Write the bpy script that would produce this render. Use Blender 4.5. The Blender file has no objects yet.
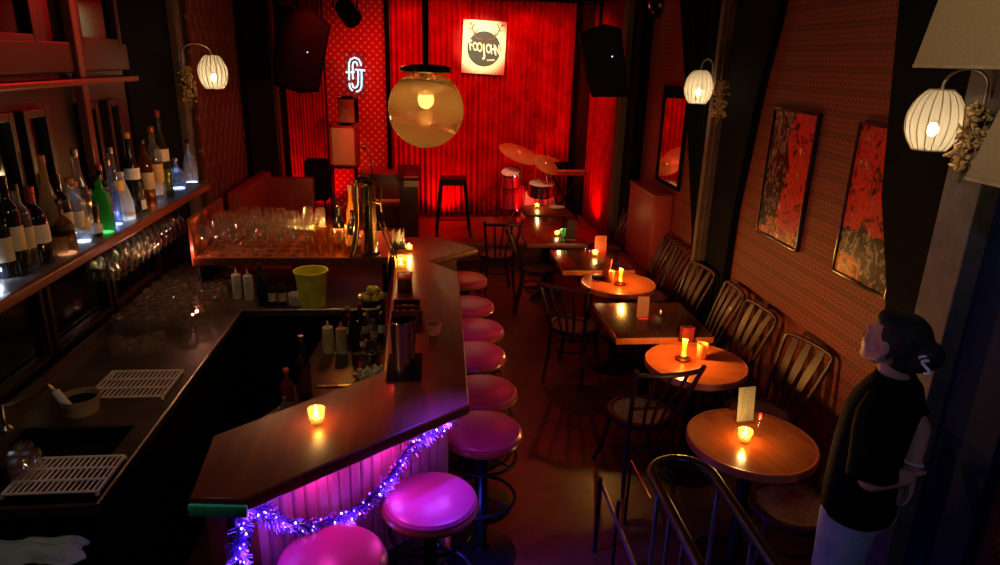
import bpy, bmesh, math, random
from mathutils import Vector, Matrix, Euler
R = math.radians
PI = math.pi
random.seed(7)
C = bpy.context.scene.collection

# ---------------------------------------------------------------- camera model (measured from the vanishing points)
EYE = Vector((0, 0, 2.5))
FPX = 670.133
RT = Vector((0.99479455, -0.09856428, 0.02586293))
UP = Vector((0.00665563, 0.31610972, 0.94869929))
FW = Vector((0.10168338, 0.94358875, -0.31512023))
def ray(px, py): return FW + RT*((px-500)/FPX) - UP*((py-282.5)/FPX)
def onZ(px, py, z):
    d = ray(px, py); return EYE + d*((z-EYE.z)/d.z)
def onY(px, py, y):
    d = ray(px, py); return EYE + d*(y/d.y)
def onX(px, py, x):
    d = ray(px, py); return EYE + d*(x/d.x)

# ---------------------------------------------------------------- mesh builder
def V(*a): return Vector(a)
class MB:
    def __init__(s): s.bm = bmesh.new()
    def _add(s, verts, faces):
        vs = [s.bm.verts.new(v) for v in verts]
        for f in faces:
            try: s.bm.faces.new([vs[i] for i in f])
            except ValueError: pass
        return vs
    def box(s, c, size, rot=(0,0,0), bev=0):
        m = Matrix.Translation(Vector(c)) @ Euler(rot).to_matrix().to_4x4()
        sx, sy, sz = size[0]/2, size[1]/2, size[2]/2
        t = bmesh.new()
        vs = [t.verts.new((x*sx, y*sy, z*sz)) for x in (-1,1) for y in (-1,1) for z in (-1,1)]
        for f in ((0,1,3,2),(4,6,7,5),(0,4,5,1),(2,3,7,6),(0,2,6,4),(1,5,7,3)): t.faces.new([vs[i] for i in f])
        if bev: bmesh.ops.bevel(t, geom=t.edges[:], offset=bev, segments=2, affect='EDGES', profile=.6)
        t.verts.index_update()
        s._add([m @ v.co for v in t.verts], [[v.index for v in f.verts] for f in t.faces]); t.free()
        return s
    def prism(s, poly, z0, z1, bev=0):
        t = bmesh.new()
        a = [t.verts.new((x, y, z0)) for x, y in poly]; b = [t.verts.new((x, y, z1)) for x, y in poly]
        n = len(poly); t.faces.new(b); t.faces.new(a[::-1])
        for i in range(n): t.faces.new([a[i], a[(i+1)%n], b[(i+1)%n], b[i]])
        bmesh.ops.recalc_face_normals(t, faces=t.faces[:])
        if bev:
            bmesh.ops.bevel(t, geom=[e for e in t.edges if abs(e.verts[0].co.z-e.verts[1].co.z) < 1e-6], offset=bev, segments=3, affect='EDGES', profile=.5)
        t.verts.index_update()
        s._add([v.co.copy() for v in t.verts], [[v.index for v in f.verts] for f in t.faces]); t.free()
        return s
    def lathe(s, prof, n=24, loc=(0,0,0), mat=None, caps=True, sx=1, sy=1):
        # prof: list of (radius, z)
        vs, fs = [], []
        mm = Matrix.Translation(Vector(loc)) @ (mat.to_4x4() if mat else Matrix.Identity(4))
        for r, z in prof:
            for k in range(n):
                a = 2*PI*k/n
                vs.append(mm @ Vector((r*math.cos(a)*sx, r*math.sin(a)*sy, z)))
        for i in range(len(prof)-1):
            for k in range(n):
                k2 = (k+1) % n
                fs.append((i*n+k, i*n+k2, (i+1)*n+k2, (i+1)*n+k))
        if caps:
            if prof[0][0] > 1e-4: fs.append(tuple(range(n))[::-1])
            if prof[-1][0] > 1e-4: fs.append(tuple((len(prof)-1)*n+k for k in range(n)))
        s._add(vs, fs); return s
    def cyl(s, p0, p1, r0, r1=None, n=12):
        p0, p1 = Vector(p0), Vector(p1); d = p1-p0
        if r1 is None: r1 = r0
        q = d.to_track_quat('Z', 'Y').to_matrix()
        return s.lathe([(r0, 0), (r1, d.length)], n, p0, q)
    def tube(s, pts, r, n=8, closed=False, radii=None):
        pts = [Vector(p) for p in pts]; N = len(pts)
        vs, fs = [], []
        nrm = None
        for i, p in enumerate(pts):
            a = pts[i-1] if (i > 0 or closed) else p
            b = pts[(i+1) % N] if (i < N-1 or closed) else p
            t = (b-a).normalized() if (b-a).length > 1e-9 else Vector((0,0,1))
            if nrm is None:
                nrm = t.orthogonal().normalized()
            nrm = (nrm - t*nrm.dot(t))
            nrm = nrm.normalized() if nrm.length > 1e-6 else t.orthogonal().normalized()
            bn = t.cross(nrm); rr = radii[i] if radii else r
            for k in range(n):
                an = 2*PI*k/n
                vs.append(p + nrm*(rr*math.cos(an)) + bn*(rr*math.sin(an)))
        for i in range(N if closed else N-1):
            j = (i+1) % N
            for k in range(n):
                k2 = (k+1) % n
                fs.append((i*n+k, i*n+k2, j*n+k2, j*n+k))
        if not closed:
            fs.append(tuple(range(n))[::-1]); fs.append(tuple((N-1)*n+k for k in range(n)))
        s._add(vs, fs); return s
    def ribbon(s, pts, widths, th):       # strip standing across local Y, bowed along pts
        pts = [Vector(p) for p in pts]; vs = []; fs = []
        for i, p in enumerate(pts):
            t = (pts[min(i+1, len(pts)-1)]-pts[max(i-1, 0)]).normalized(); n = Vector((t.z, 0, -t.x)).normalized(); w = widths[i]/2
            for a, b in ((-1,-1),(1,-1),(1,1),(-1,1)): vs.append(p+Vector((0, a*w, 0))+n*(b*th/2))
        for i in range(len(pts)-1):
            for k in range(4): k2 = (k+1) % 4; fs.append((i*4+k, i*4+k2, i*4+4+k2, i*4+4+k))
        fs += [(3,2,1,0), tuple(len(vs)-4+k for k in range(4))]
        s._add(vs, fs); return s
    def ell(s, c, r, rot=(0,0,0), seg=16, rings=10):
        m = Matrix.Translation(Vector(c)) @ Euler(rot).to_matrix().to_4x4() @ Matrix.Diagonal((r[0], r[1], r[2], 1))
        t = bmesh.new(); bmesh.ops.create_uvsphere(t, u_segments=seg, v_segments=rings, radius=1)
        t.verts.index_update()
        s._add([m @ v.co for v in t.verts], [[v.index for v in f.verts] for f in t.faces]); t.free()
        return s
    def cap(s, p0, p1, r0, r1, n=14):      # tapered capsule
        p0, p1 = Vector(p0), Vector(p1); d = p1-p0; L = d.length
        q = d.to_track_quat('Z', 'Y').to_matrix()
        prof = [(max(r0*math.cos(a), 1e-5), r0*math.sin(a)) for a in [R(x) for x in (-90,-60,-30,0)]]
        prof += [(max(r1*math.cos(a), 1e-5), L+r1*math.sin(a)) for a in [R(x) for x in (0,30,60,90)]]
        return s.lathe(prof, n, p0, q, caps=False)
    def quad(s, a, b, c, d): s._add([Vector(a), Vector(b), Vector(c), Vector(d)], [(0,1,2,3)]); return s
    def build(s, name, mat=None, parent=None, smooth=True, angle=35):
        me = bpy.data.meshes.new(name)
        bmesh.ops.remove_doubles(s.bm, verts=s.bm.verts[:], dist=1e-6)
        bmesh.ops.recalc_face_normals(s.bm, faces=s.bm.faces[:])
        if smooth:
            for f in s.bm.faces: f.smooth = True
            ca = math.cos(R(angle))
            for e in s.bm.edges:
                if len(e.link_faces) == 2 and e.link_faces[0].normal.dot(e.link_faces[1].normal) < ca: e.smooth = False
        s.bm.to_mesh(me); s.bm.free()
        o = bpy.data.objects.new(name, me); C.objects.link(o)
        if mat: me.materials.append(mat)
        if parent: o.parent = parent
        return o
def thing(name, label, cat, loc=(0,0,0), rotz=0, group=None):
    o = bpy.data.objects.new(name, None); C.objects.link(o)
    o.empty_display_size = .05
    o.location = loc; o.rotation_euler = (0, 0, rotz); o['label'] = label; o['category'] = cat
    if group: o['group'] = group
    return o
def tag(o, label, cat, group=None, kind=None):
    o['label'] = label; o['category'] = cat
    if group: o['group'] = group
    if kind: o['kind'] = kind
    return o
def struct(o, label=None):
    o['kind'] = 'structure'
    if label: o['label'] = label
    return o
def dup(root, loc, rotz=None, label=None, group=None):
    r = root.copy(); C.objects.link(r); r.location = loc
    if rotz is not None: r.rotation_euler = (r.rotation_euler[0], r.rotation_euler[1], rotz)
    if label: r['label'] = label
    if group: r['group'] = group
    for ch in list(root.children):
        c = ch.copy(); C.objects.link(c); c.parent = r
        for g in list(ch.children):
            d = g.copy(); C.objects.link(d); d.parent = c
    return r
def remesh(o, voxel, smooth=6, fac=.5):
    m = o.modifiers.new('r', 'REMESH'); m.mode = 'VOXEL'; m.voxel_size = voxel; m.use_smooth_shade = True
    if smooth:
        k = o.modifiers.new('s', 'SMOOTH'); k.factor = fac; k.iterations = smooth
    dg = bpy.context.evaluated_depsgraph_get(); dg.update()
    me = bpy.data.meshes.new_from_object(o.evaluated_get(dg))
    o.modifiers.clear(); o.data = me
    for p in me.polygons: p.use_smooth = True
    return o
def text_mesh(name, txt, size, mat, parent, M4, extrude=.002, sx=1):
    cu = bpy.data.curves.new(name, 'FONT'); cu.body = txt; cu.size = size; cu.extrude = extrude
    cu.offset = size*.022; cu.align_x = 'CENTER'; cu.align_y = 'CENTER'
    o = bpy.data.objects.new(name+'_tmp', cu); C.objects.link(o)
    dg = bpy.context.evaluated_depsgraph_get(); dg.update()
    me = bpy.data.meshes.new_from_object(o.evaluated_get(dg))
    bpy.data.objects.remove(o)
    me.transform(M4 @ Matrix.Diagonal((sx, 1, 1, 1))); me.materials.clear(); me.materials.append(mat); me.name = name
    t = bpy.data.objects.new(name, me); C.objects.link(t)
    if parent: t.parent = parent
    return t

# ---------------------------------------------------------------- materials
def newmat(name):
    m = bpy.data.materials.new(name); m.use_nodes = True
    nt = m.node_tree; b = nt.nodes['Principled BSDF']
    return m, nt, b
def L(nt, a, b): nt.links.new(a, b)
def mathn(nt, op, a, b=None, c=None):
    n = nt.nodes.new('ShaderNodeMath'); n.operation = op
    for i, v in enumerate((a, b, c)):
        if v is None: continue
        if isinstance(v, (int, float)): n.inputs[i].default_value = v
        else: L(nt, v, n.inputs[i])
    return n.outputs[0]
def mixc(nt, fac, c1, c2):
    n = nt.nodes.new('ShaderNodeMix'); n.data_type = 'RGBA'
    if isinstance(fac, (int, float)): n.inputs[0].default_value = fac
    else: L(nt, fac, n.inputs[0])
    for i, c in ((6, c1), (7, c2)):
        if isinstance(c, tuple): n.inputs[i].default_value = (*c[:3], 1)
        else: L(nt, c, n.inputs[i])
    return n.outputs[2]
def coords(nt, kind='Object'):
    return nt.nodes.new('ShaderNodeTexCoord').outputs[kind]
def noise(nt, vec, scale, detail=4, rough=.55, stretch=None):
    if stretch:
        mp = nt.nodes.new('ShaderNodeMapping'); mp.inputs['Scale'].default_value = stretch; L(nt, vec, mp.inputs[0]); vec = mp.outputs[0]
    n = nt.nodes.new('ShaderNodeTexNoise'); n.inputs['Scale'].default_value = scale; n.inputs['Detail'].default_value = detail
    n.inputs['Roughness'].default_value = rough; L(nt, vec, n.inputs['Vector']); return n.outputs['Fac']
def ramp(nt, fac, stops):
    n = nt.nodes.new('ShaderNodeValToRGB'); L(nt, fac, n.inputs[0])
    while len(n.color_ramp.elements) < len(stops): n.color_ramp.elements.new(.5)
    for e, (p, c) in zip(n.color_ramp.elements, stops): e.position = p; e.color = (*c[:3], 1)
    return n.outputs[0]
def bump(nt, b, h, strength=.2, dist=.01):
    n = nt.nodes.new('ShaderNodeBump'); n.inputs['Strength'].default_value = strength; n.inputs['Distance'].default_value = dist
    L(nt, h, n.inputs['Height']); L(nt, n.outputs[0], b.inputs['Normal'])
def plain(name, col, rough=.5, metal=0, var=.25, scale=12, spec=.5):
    m, nt, b = newmat(name)
    f = noise(nt, coords(nt), scale)
    d = tuple(max(0, c*(1-var)) for c in col); u = tuple(min(1, c*(1+var)) for c in col)
    L(nt, ramp(nt, f, [(.3, d), (.7, u)]), b.inputs['Base Color'])
    b.inputs['Roughness'].default_value = rough; b.inputs['Metallic'].default_value = metal
    b.inputs['Specular IOR Level'].default_value = spec
    return m
def wood(name, c1, c2, rough=.35, scale=3, stretch=(1, 14, 1), bmp=.05, coat=0):
    m, nt, b = newmat(name); co = coords(nt)
    f = noise(nt, co, scale, 6, .6, stretch)
    g = noise(nt, co, 1.3, 2)
    f2 = mathn(nt, 'ADD', mathn(nt, 'MULTIPLY', f, .75), mathn(nt, 'MULTIPLY', g, .25))
    L(nt, ramp(nt, f2, [(.3, c1), (.7, c2)]), b.inputs['Base Color'])
    b.inputs['Roughness'].default_value = rough
    b.inputs['Coat Weight'].default_value = coat; b.inputs['Coat Roughness'].default_value = .12
    bump(nt, b, f, bmp)
    return m
def emit(name, col, s):
    m = bpy.data.materials.new(name); m.use_nodes = True; nt = m.node_tree; nt.nodes.clear()
    e = nt.nodes.new('ShaderNodeEmission'); e.inputs[0].default_value = (*col, 1); e.inputs[1].default_value = s
    o = nt.nodes.new('ShaderNodeOutputMaterial'); L(nt, e.outputs[0], o.inputs[0]); return m
def thin_glass(name, tint=(.95,.97,.96), rim=.55, base=.06, rough=.03, milky=0, milk=(.8,.8,.8), glosscol=(1,1,1)):
    m = bpy.data.materials.new(name); m.use_nodes = True; nt = m.node_tree; nt.nodes.clear()
    o = nt.nodes.new('ShaderNodeOutputMaterial')
    t = nt.nodes.new('ShaderNodeBsdfTransparent'); t.inputs[0].default_value = (*tint, 1)
    g = nt.nodes.new('ShaderNodeBsdfGlossy'); g.inputs['Roughness'].default_value = rough; g.inputs[0].default_value = (*glosscol, 1)
    lw = nt.nodes.new('ShaderNodeLayerWeight'); lw.inputs[0].default_value = .35
    f = mathn(nt, 'ADD', mathn(nt, 'MULTIPLY', mathn(nt, 'POWER', lw.outputs['Facing'], 2.0), rim), base)
    mx = nt.nodes.new('ShaderNodeMixShader'); L(nt, f, mx.inputs[0]); L(nt, t.outputs[0], mx.inputs[1]); L(nt, g.outputs[0], mx.inputs[2])
    out = mx.outputs[0]
    if milky:
        d = nt.nodes.new('ShaderNodeBsdfDiffuse'); d.inputs[0].default_value = (*milk, 1)
        tr = nt.nodes.new('ShaderNodeBsdfTranslucent'); tr.inputs[0].default_value = (*milk, 1)
        a = nt.nodes.new('ShaderNodeMixShader'); a.inputs[0].default_value = .6; L(nt, d.outputs[0], a.inputs[1]); L(nt, tr.outputs[0], a.inputs[2])
        m2 = nt.nodes.new('ShaderNodeMixShader'); m2.inputs[0].default_value = milky; L(nt, out, m2.inputs[1]); L(nt, a.outputs[0], m2.inputs[2]); out = m2.outputs[0]
    L(nt, out, o.inputs[0]); return m
def sep(nt, vec):
    n = nt.nodes.new('ShaderNodeSeparateXYZ'); L(nt, vec, n.inputs[0]); return n.outputs
def dots_fac(nt, u, v, p, r):
    # staggered dots of radius r (fraction of the period p)
    def one(du, dv):
        a = mathn(nt, 'SUBTRACT', mathn(nt, 'FRACT', mathn(nt, 'ADD', mathn(nt, 'DIVIDE', u, p), du)), .5)
        b = mathn(nt, 'SUBTRACT', mathn(nt, 'FRACT', mathn(nt, 'ADD', mathn(nt, 'DIVIDE', v, p), dv)), .5)
        d = mathn(nt, 'SQRT', mathn(nt, 'ADD', mathn(nt, 'MULTIPLY', a, a), mathn(nt, 'MULTIPLY', b, b)))
        return mathn(nt, 'LESS_THAN', d, r)
    return mathn(nt, 'MAXIMUM', one(0, 0), one(.5, .5))
def dotted(name, ax, c1, c2, p, r):
    m, nt, b = newmat(name); s = sep(nt, coords(nt))
    f = dots_fac(nt, s[ax], s[2], p, r)
    n = noise(nt, coords(nt), 2.5)
    L(nt, mixc(nt, mathn(nt, 'MULTIPLY', f, mathn(nt, 'ADD', n, .4)), c1, c2), b.inputs['Base Color'])
    b.inputs['Roughness'].default_value = .7; return m
def scallop(name):       # small woven lattice wallpaper
    m, nt, b = newmat(name); s = sep(nt, coords(nt))
    y, z = s[1], s[2]
    p = .062
    row = mathn(nt, 'FLOOR', mathn(nt, 'DIVIDE', z, p*.5))
    off = mathn(nt, 'MULTIPLY', mathn(nt, 'MODULO', row, 2), .5)
    a = mathn(nt, 'SUBTRACT', mathn(nt, 'FRACT', mathn(nt, 'ADD', mathn(nt, 'DIVIDE', y, p*.62), off)), .5)
    c = mathn(nt, 'FRACT', mathn(nt, 'DIVIDE', z, p*.5))
    arch = mathn(nt, 'SUBTRACT', c, mathn(nt, 'MULTIPLY', mathn(nt, 'MULTIPLY', a, a), 2.6))
    f = mathn(nt, 'MULTIPLY', mathn(nt, 'GREATER_THAN', arch, .22), mathn(nt, 'LESS_THAN', arch, .54))
    n = noise(nt, coords(nt), 40, 2)
    big = noise(nt, coords(nt), 1.4, 2)
    # broad darker bands, every fourth row, like the printed paper
    band = mathn(nt, 'LESS_THAN', mathn(nt, 'FRACT', mathn(nt, 'DIVIDE', z, p*2)), .28)
    dark = mixc(nt, band, (.13, .018, .009), (.085, .011, .007))
    lite = mixc(nt, band, (.29, .070, .026), (.21, .048, .02))
    col = mixc(nt, mathn(nt, 'MULTIPLY', f, mathn(nt, 'ADD', mathn(nt, 'MULTIPLY', n, .8), .35)), dark, lite)
    L(nt, mixc(nt, mathn(nt, 'MULTIPLY', big, .3), col, (.1, .012, .008)), b.inputs['Base Color'])
    b.inputs['Roughness'].default_value = .65; return m

M = {}
M['floor'] = None
def floor_mat():
    m, nt, b = newmat('polished_dark_floor'); co = coords(nt)
    f = noise(nt, co, 2.2, 8, .65); g = noise(nt, co, 9, 5, .7)
    L(nt, ramp(nt, f, [(.35, (.035, .014, .008)), (.55, (.10, .035, .014)), (.75, (.16, .07, .03))]), b.inputs['Base Color'])
    r = nt.nodes.new('ShaderNodeMapRange'); L(nt, g, r.inputs[0]); r.inputs[3].default_value = .22; r.inputs[4].default_value = .5
    L(nt, r.outputs[0], b.inputs['Roughness']); bump(nt, b, g, .12, .02)
    return m
M['floor'] = floor_mat()
M['ceiling'] = plain('dark_ceiling', (.02, .017, .015), .8)
M['wall_dark'] = plain('dark_wall', (.03, .012, .01), .8)
M['black'] = plain('black_paint', (.005, .005, .006), .85, spec=.06)
M['black_gloss'] = plain('black_lacquer', (.012, .009, .008), .22)
M['black_metal'] = plain('black_metal', (.015, .014, .014), .32, .6)
M['trim'] = plain('brown_grey_trim', (.10, .065, .05), .6, spec=.2)
M['post'] = plain('grey_post', (.10, .085, .085), .65, spec=.2)
M['navy'] = plain('navy_paint', (.006, .012, .048), .7, spec=.1)
M['wallpaper'] = scallop('scalloped_wallpaper')
M['dotty'] = dotted('red_dotted_paper', 0, (.42, .010, .010), (.85, .30, .12), .105, .17)
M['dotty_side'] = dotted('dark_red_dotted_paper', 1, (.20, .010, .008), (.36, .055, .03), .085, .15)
def woven():
    m, nt, b = newmat('dark_woven_panel'); s = sep(nt, coords(nt))
    y, z = s[1], s[2]
    ph = mathn(nt, 'MULTIPLY', mathn(nt, 'FLOOR', mathn(nt, 'DIVIDE', y, .09)), .5)
    a = mathn(nt, 'SINE', mathn(nt, 'ADD', mathn(nt, 'MULTIPLY', z, 22), mathn(nt, 'MULTIPLY', ph, 2*PI)))
    c = mathn(nt, 'SINE', mathn(nt, 'MULTIPLY', y, 2*PI/.09))
    f = mathn(nt, 'MULTIPLY', mathn(nt, 'GREATER_THAN', mathn(nt, 'ADD', a, mathn(nt, 'MULTIPLY', c, .9)), 1.25), 1)
    L(nt, mixc(nt, f, (.10, .018, .012), (.30, .11, .075)), b.inputs['Base Color'])
    b.inputs['Roughness'].default_value = .45
    bump(nt, b, a, .5, .02); return m
M['woven'] = woven()
M['curtain'] = plain('red_velvet', (.50, .012, .016), .85, var=.3, scale=6, spec=.05)
M['curtain_rod'] = M['black']
M['bar_top'] = wood('varnished_bar_wood', (.085, .015, .005), (.21, .044, .012), .38, 2.5, (9, 1, 1), .03, .08)
M['unit_wood'] = wood('black_brown_wood', (.010, .003, .002), (.035, .010, .006), .4, 3, (1, 1, .12))
M['dark_wood'] = wood('dark_stained_wood', (.030, .008, .005), (.10, .026, .014), .3, 3, (1, 1, .12))
M['red_wood'] = wood('reddish_wood', (.12, .022, .012), (.26, .06, .03), .35, 3, (1, .1, 1))
M['table_wood'] = wood('orange_table_wood', (.28, .070, .018), (.46, .135, .038), .22, 3, (7, 1, 1), .02, .4)
M['table_dark'] = wood('dark_table_wood', (.030, .012, .006), (.075, .028, .012), .2, 3, (7, 1, 1), .02, .5)
M['chair_wood'] = wood('dark_bentwood', (.018, .005, .004), (.060, .011, .008), .46, 3, (1, 1, .2), .01, .05)
M['cane'] = plain('worn_seat', (.16, .11, .085), .35, var=.4, scale=30)
M['stool_red'] = plain('red_stool_vinyl', (.54, .05, .19), .28, var=.12, scale=5)
M['stool_edge'] = wood('stool_rim_wood', (.22, .035, .022), (.42, .09, .05), .25, 4, (1, 1, 1))
M['slats'] = wood('painted_front_slats', (.42, .13, .24), (.62, .22, .34), .5, 5, (6, 6, .4))
M['steel'] = plain('brushed_steel', (.42, .38, .35), .28, 1, .15, 30)
M['worn_steel'] = plain('worn_counter_steel', (.085, .06, .045), .40, .5, .4, 7)
M['chrome'] = plain('chrome', (.75, .75, .78), .08, 1, .05)
M['bronze'] = plain('bronze', (.30, .19, .10), .2, 1, .15)
M['brass'] = plain('brass', (.75, .50, .22), .18, 1, .1)
M['white_wire'] = plain('white_plastic_grid', (.85, .76, .72), .5, 0, .05)
M['rubber'] = plain('black_rubber', (.007, .007, .007), .85, spec=.1)
M['mirror'] = plain('tinted_mirror', (.045, .065, .08), .10, 1, .1, 3)
M['old_mirror'] = plain('wall_mirror', (.8, .78, .76), .03, 1, .02)
M['glass'] = thin_glass('clear_glass')
M['glass_rim'] = thin_glass('bright_stemware', rim=1.0, base=.13, rough=.03, milky=.025, milk=(.9, .6, .5))
M['frosted'] = thin_glass('frosted_glass', milky=.8, milk=(.75, .76, .74))
M['leather'] = plain('red_leather', (.30, .03, .022), .38, var=.25, scale=8)
M['lime'] = plain('yellow_plastic', (.60, .62, .03), .4)
M['paper'] = plain('cream_paper', (.80, .70, .52), .7, var=.05)
M['white'] = plain('white_plastic', (.70, .68, .64), .4, var=.05)
M['red_plastic'] = plain('red_plastic', (.65, .04, .03), .35, var=.08)
M['canvas'] = plain('olive_canvas', (.34, .27, .14), .85, var=.10, scale=60)
M['skin'] = plain('skin', (.52, .27, .19), .5, var=.06)
M['tee'] = plain('black_cotton', (.0045, .0045, .005), .9, var=.2, spec=.08)
M['hair'] = plain('black_hair', (.005, .004, .004), .7, var=.3, scale=60)
M['denim'] = plain('blue_denim', (.30, .38, .55), .8, var=.15, scale=40)
M['towel'] = plain('grey_green_towel', (.50, .60, .45), .9, var=.12, scale=25)
M['dried'] = plain('dried_flowers', (.62, .42, .17), .8, var=.5, scale=50)
M['citrus'] = plain('citrus', (.45, .42, .10), .4)
M['ice'] = plain('ice', (.85, .78, .50), .2, var=.1)
M['wax'] = plain('candle_wax', (.85, .78, .6), .5, var=.03)
M['flame'] = emit('flame', (1, .62, .22), 60)
M['stage_floor'] = wood('stage_boards', (.22, .06, .03), (.40, .13, .06), .4, 3, (.6, 6, 1))
# ================================================================ THE ROOM
XR, XL, YB = 2.4, -2.1, 10.0
ZC = 3.42
STZ, STY = .25, 8.38
struct(MB().box((.15, 4, -.05), (4.7, 12.4, .1)).build('floor', M['floor'], smooth=False))
struct(MB().box((.15, 4, ZC+.05), (4.7, 12.4, .1)).build('ceiling', M['ceiling'], smooth=False))
struct(MB().box((XR+.05, 2.05, ZC/2), (.1, 8.3, ZC)).build('wall_right', M['wallpaper'], smooth=False))
struct(MB().box((XR+.05, 8.15, ZC/2), (.1, 3.9, ZC)).build('wall_stage_right', M['dotty_side'], smooth=False))
struct(MB().box((XL-.05, 4, ZC/2), (.1, 12.2, ZC)).build('wall_left', M['wall_dark'], smooth=False))
struct(MB().box((.15, YB+.05, ZC/2), (4.7, .1, ZC)).build('wall_back', M['wall_dark'], smooth=False))
struct(MB().box((.15, -2.1, ZC/2), (4.7, .1, ZC)).build('wall_front', M['wall_dark'], smooth=False))
# stage
struct(MB().box((.15, (STY+YB)/2, STZ/2), (4.48, YB-STY-.002, STZ)).build('stage', M['stage_floor'], smooth=False))
struct(MB().box((.15, STY-.02, STZ-.02), (4.48, .03, .035), bev=.006).box((.15, STY-.01, .09), (4.48, .02, .03)).build('trim_stage_edge', plain('stage_edge_trim', (.45, .22, .13), .4), smooth=False))

# dotted feature paper on the back wall
xa, xb = onY(327, 100, YB-.03).x, onY(386, 60, YB-.03).x
struct(MB().box(((xa+xb)/2, YB-.02, (STZ+ZC)/2), (xb-xa, .03, ZC-STZ-.01)).build('wall_dotted_panel', M['dotty'], smooth=False))
struct(MB().box((xb+.01, YB-.06, (STZ+ZC)/2), (.035, .05, ZC-STZ-.01)).build('trim_panel_edge', M['black'], smooth=False))
# dark post right of the main curtain, stage-side posts
xp = onY(577, 60, YB-.1).x
struct(MB().box((xp, YB-.12, (STZ+ZC)/2), (.06, .06, ZC-STZ-.01)).build('trim_curtain_post', M['black'], smooth=False))
struct(MB().box((2.30, 8.0, ZC/2), (.19, .16, ZC-.002)).box((2.23, 7.86, ZC/2), (.07, .07, ZC-.002)).build('trim_right_stage_post', M['trim'], smooth=False))
struct(MB().box((2.33, 7.66, ZC/2), (.13, .30, ZC-.002)).build('trim_right_stage_panel', M['black'], smooth=False))
yl = onX(279, 120, -1.98).y
struct(MB().box((-2.03, yl, ZC/2), (.13, .16, ZC-.002)).build('trim_left_stage_post', M['red_wood'], smooth=False))
struct(MB().box((-2.05, yl-.75, ZC/2), (.09, 1.3, ZC-.002)).build('trim_left_black_panel', M['black'], smooth=False))

# woven panel, left wall
y0, y1 = onX(196, 100, -2.07).y, onX(246, 100, -2.07).y
struct(MB().box((-2.08, (y0+y1)/2, ZC/2), (.03, y1-y0, ZC-.002)).build('wall_left_woven_panel', M['woven'], smooth=False))
yq = onX(180, 90, -2.02).y
struct(MB().box((-2.04, yq, ZC/2), (.11, .17, ZC-.002)).box((-2.0, yq-.03, ZC/2), (.05, .08, ZC-.002)).build('trim_left_post', M['trim'], smooth=False))
_ya = onX(124, 60, -2.02).y; struct(MB().box((-2.055, (_ya+yq-.09)/2, ZC/2), (.07, yq-.09-_ya, ZC-.002)).build('trim_left_recess_panel', M['black'], smooth=False))

# right pilasters: black panel + grey post + navy panel
def taper(name, y_in, edge, x0=2.34, x1=2.4):
    # black cladding, flat against the wall, wide at the top and narrowing to the post
    mb = MB(); a = [V(x0, y_in, z) for y, z in edge]; b = [V(x0, y, z) for y, z in edge]
    a2 = [p+V(x1-x0, 0, 0) for p in a]; b2 = [p+V(x1-x0, 0, 0) for p in b]; n = len(edge)
    for i in range(n-1):
        mb.quad(a[i], b[i], b[i+1], a[i+1]); mb.quad(b[i], b2[i], b2[i+1], b[i+1]); mb.quad(a[i], a[i+1], a2[i+1], a2[i])
    mb.quad(a[0], a2[0], b2[0], b[0]); mb.quad(a[-1], b[-1], b2[-1], a2[-1])
    return struct(mb.build(name, M['black'], smooth=False))
taper('trim_right_near_black', 2.74, [(3.48, ZC-.001), (3.42, 2.85), (3.25, 1.88), (3.06, 1.42), (2.98, 1.0), (2.94, 0.001)])
struct(MB().box((2.325, 2.63, ZC/2), (.15, .20, ZC-.002), bev=.006).build('trim_right_near_post', M['post'], smooth=False))
struct(MB().box((2.37, 2.375, ZC/2), (.06, .31, ZC-.002)).build('trim_right_near_navy', M['navy'], smooth=False))
struct(MB().box((2.345, 5.42, ZC/2), (.11, .17, ZC-.002)).box((2.28, 5.39, ZC/2), (.05, .07, ZC-.002)).build('trim_right_middle_post', M['trim'], smooth=False))
taper('trim_right_middle_black', 5.34, [(4.60, ZC-.001), (4.67, 2.82), (4.79, 2.34), (4.93, 1.42), (4.97, 0.001)])
# skirting
struct(MB().box((2.39, 1.1, .07), (.02, 2.2, .14)).box((2.39, 4.1, .07), (.02, 1.46, .14)).build('baseboard_right', M['dark_wood'], smooth=False))
# ceiling beam across the stage opening with the curtain track below it
struct(MB().box((.15, YB-.22, 3.36), (4.48, .1, .12)).build('beam_stage', M['black'], smooth=False))

# black gathered drape beside the middle post (wide at the top, narrow below)
def drape():
    mb = MB(); n = 30; rows = 12; vs = []; fs = []
    for j in range(rows+1):
        t = j/rows; z = ZC-.03 - t*(ZC-.4)
        ya = 5.50; yb = 6.75 - 1.2*min(1, t*1.25)**.9
        for i in range(n+1):
            u = i/n
            vs.append((2.33 + .025*math.sin(u*2*PI*7), ya+(yb-ya)*u, z))
    for j in range(rows):
        for i in range(n):
            a = j*(n+1)+i; fs.append((a, a+1, a+n+2, a+n+1))
    mb._add(vs, fs); o = mb.build('black_drape', M['tee'])
    s = o.modifiers.new('s', 'SOLIDIFY'); s.thickness = .008
    return o
tag(drape(), 'black gathered drape hanging beside the post behind the middle wall lamp', 'drape')

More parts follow.
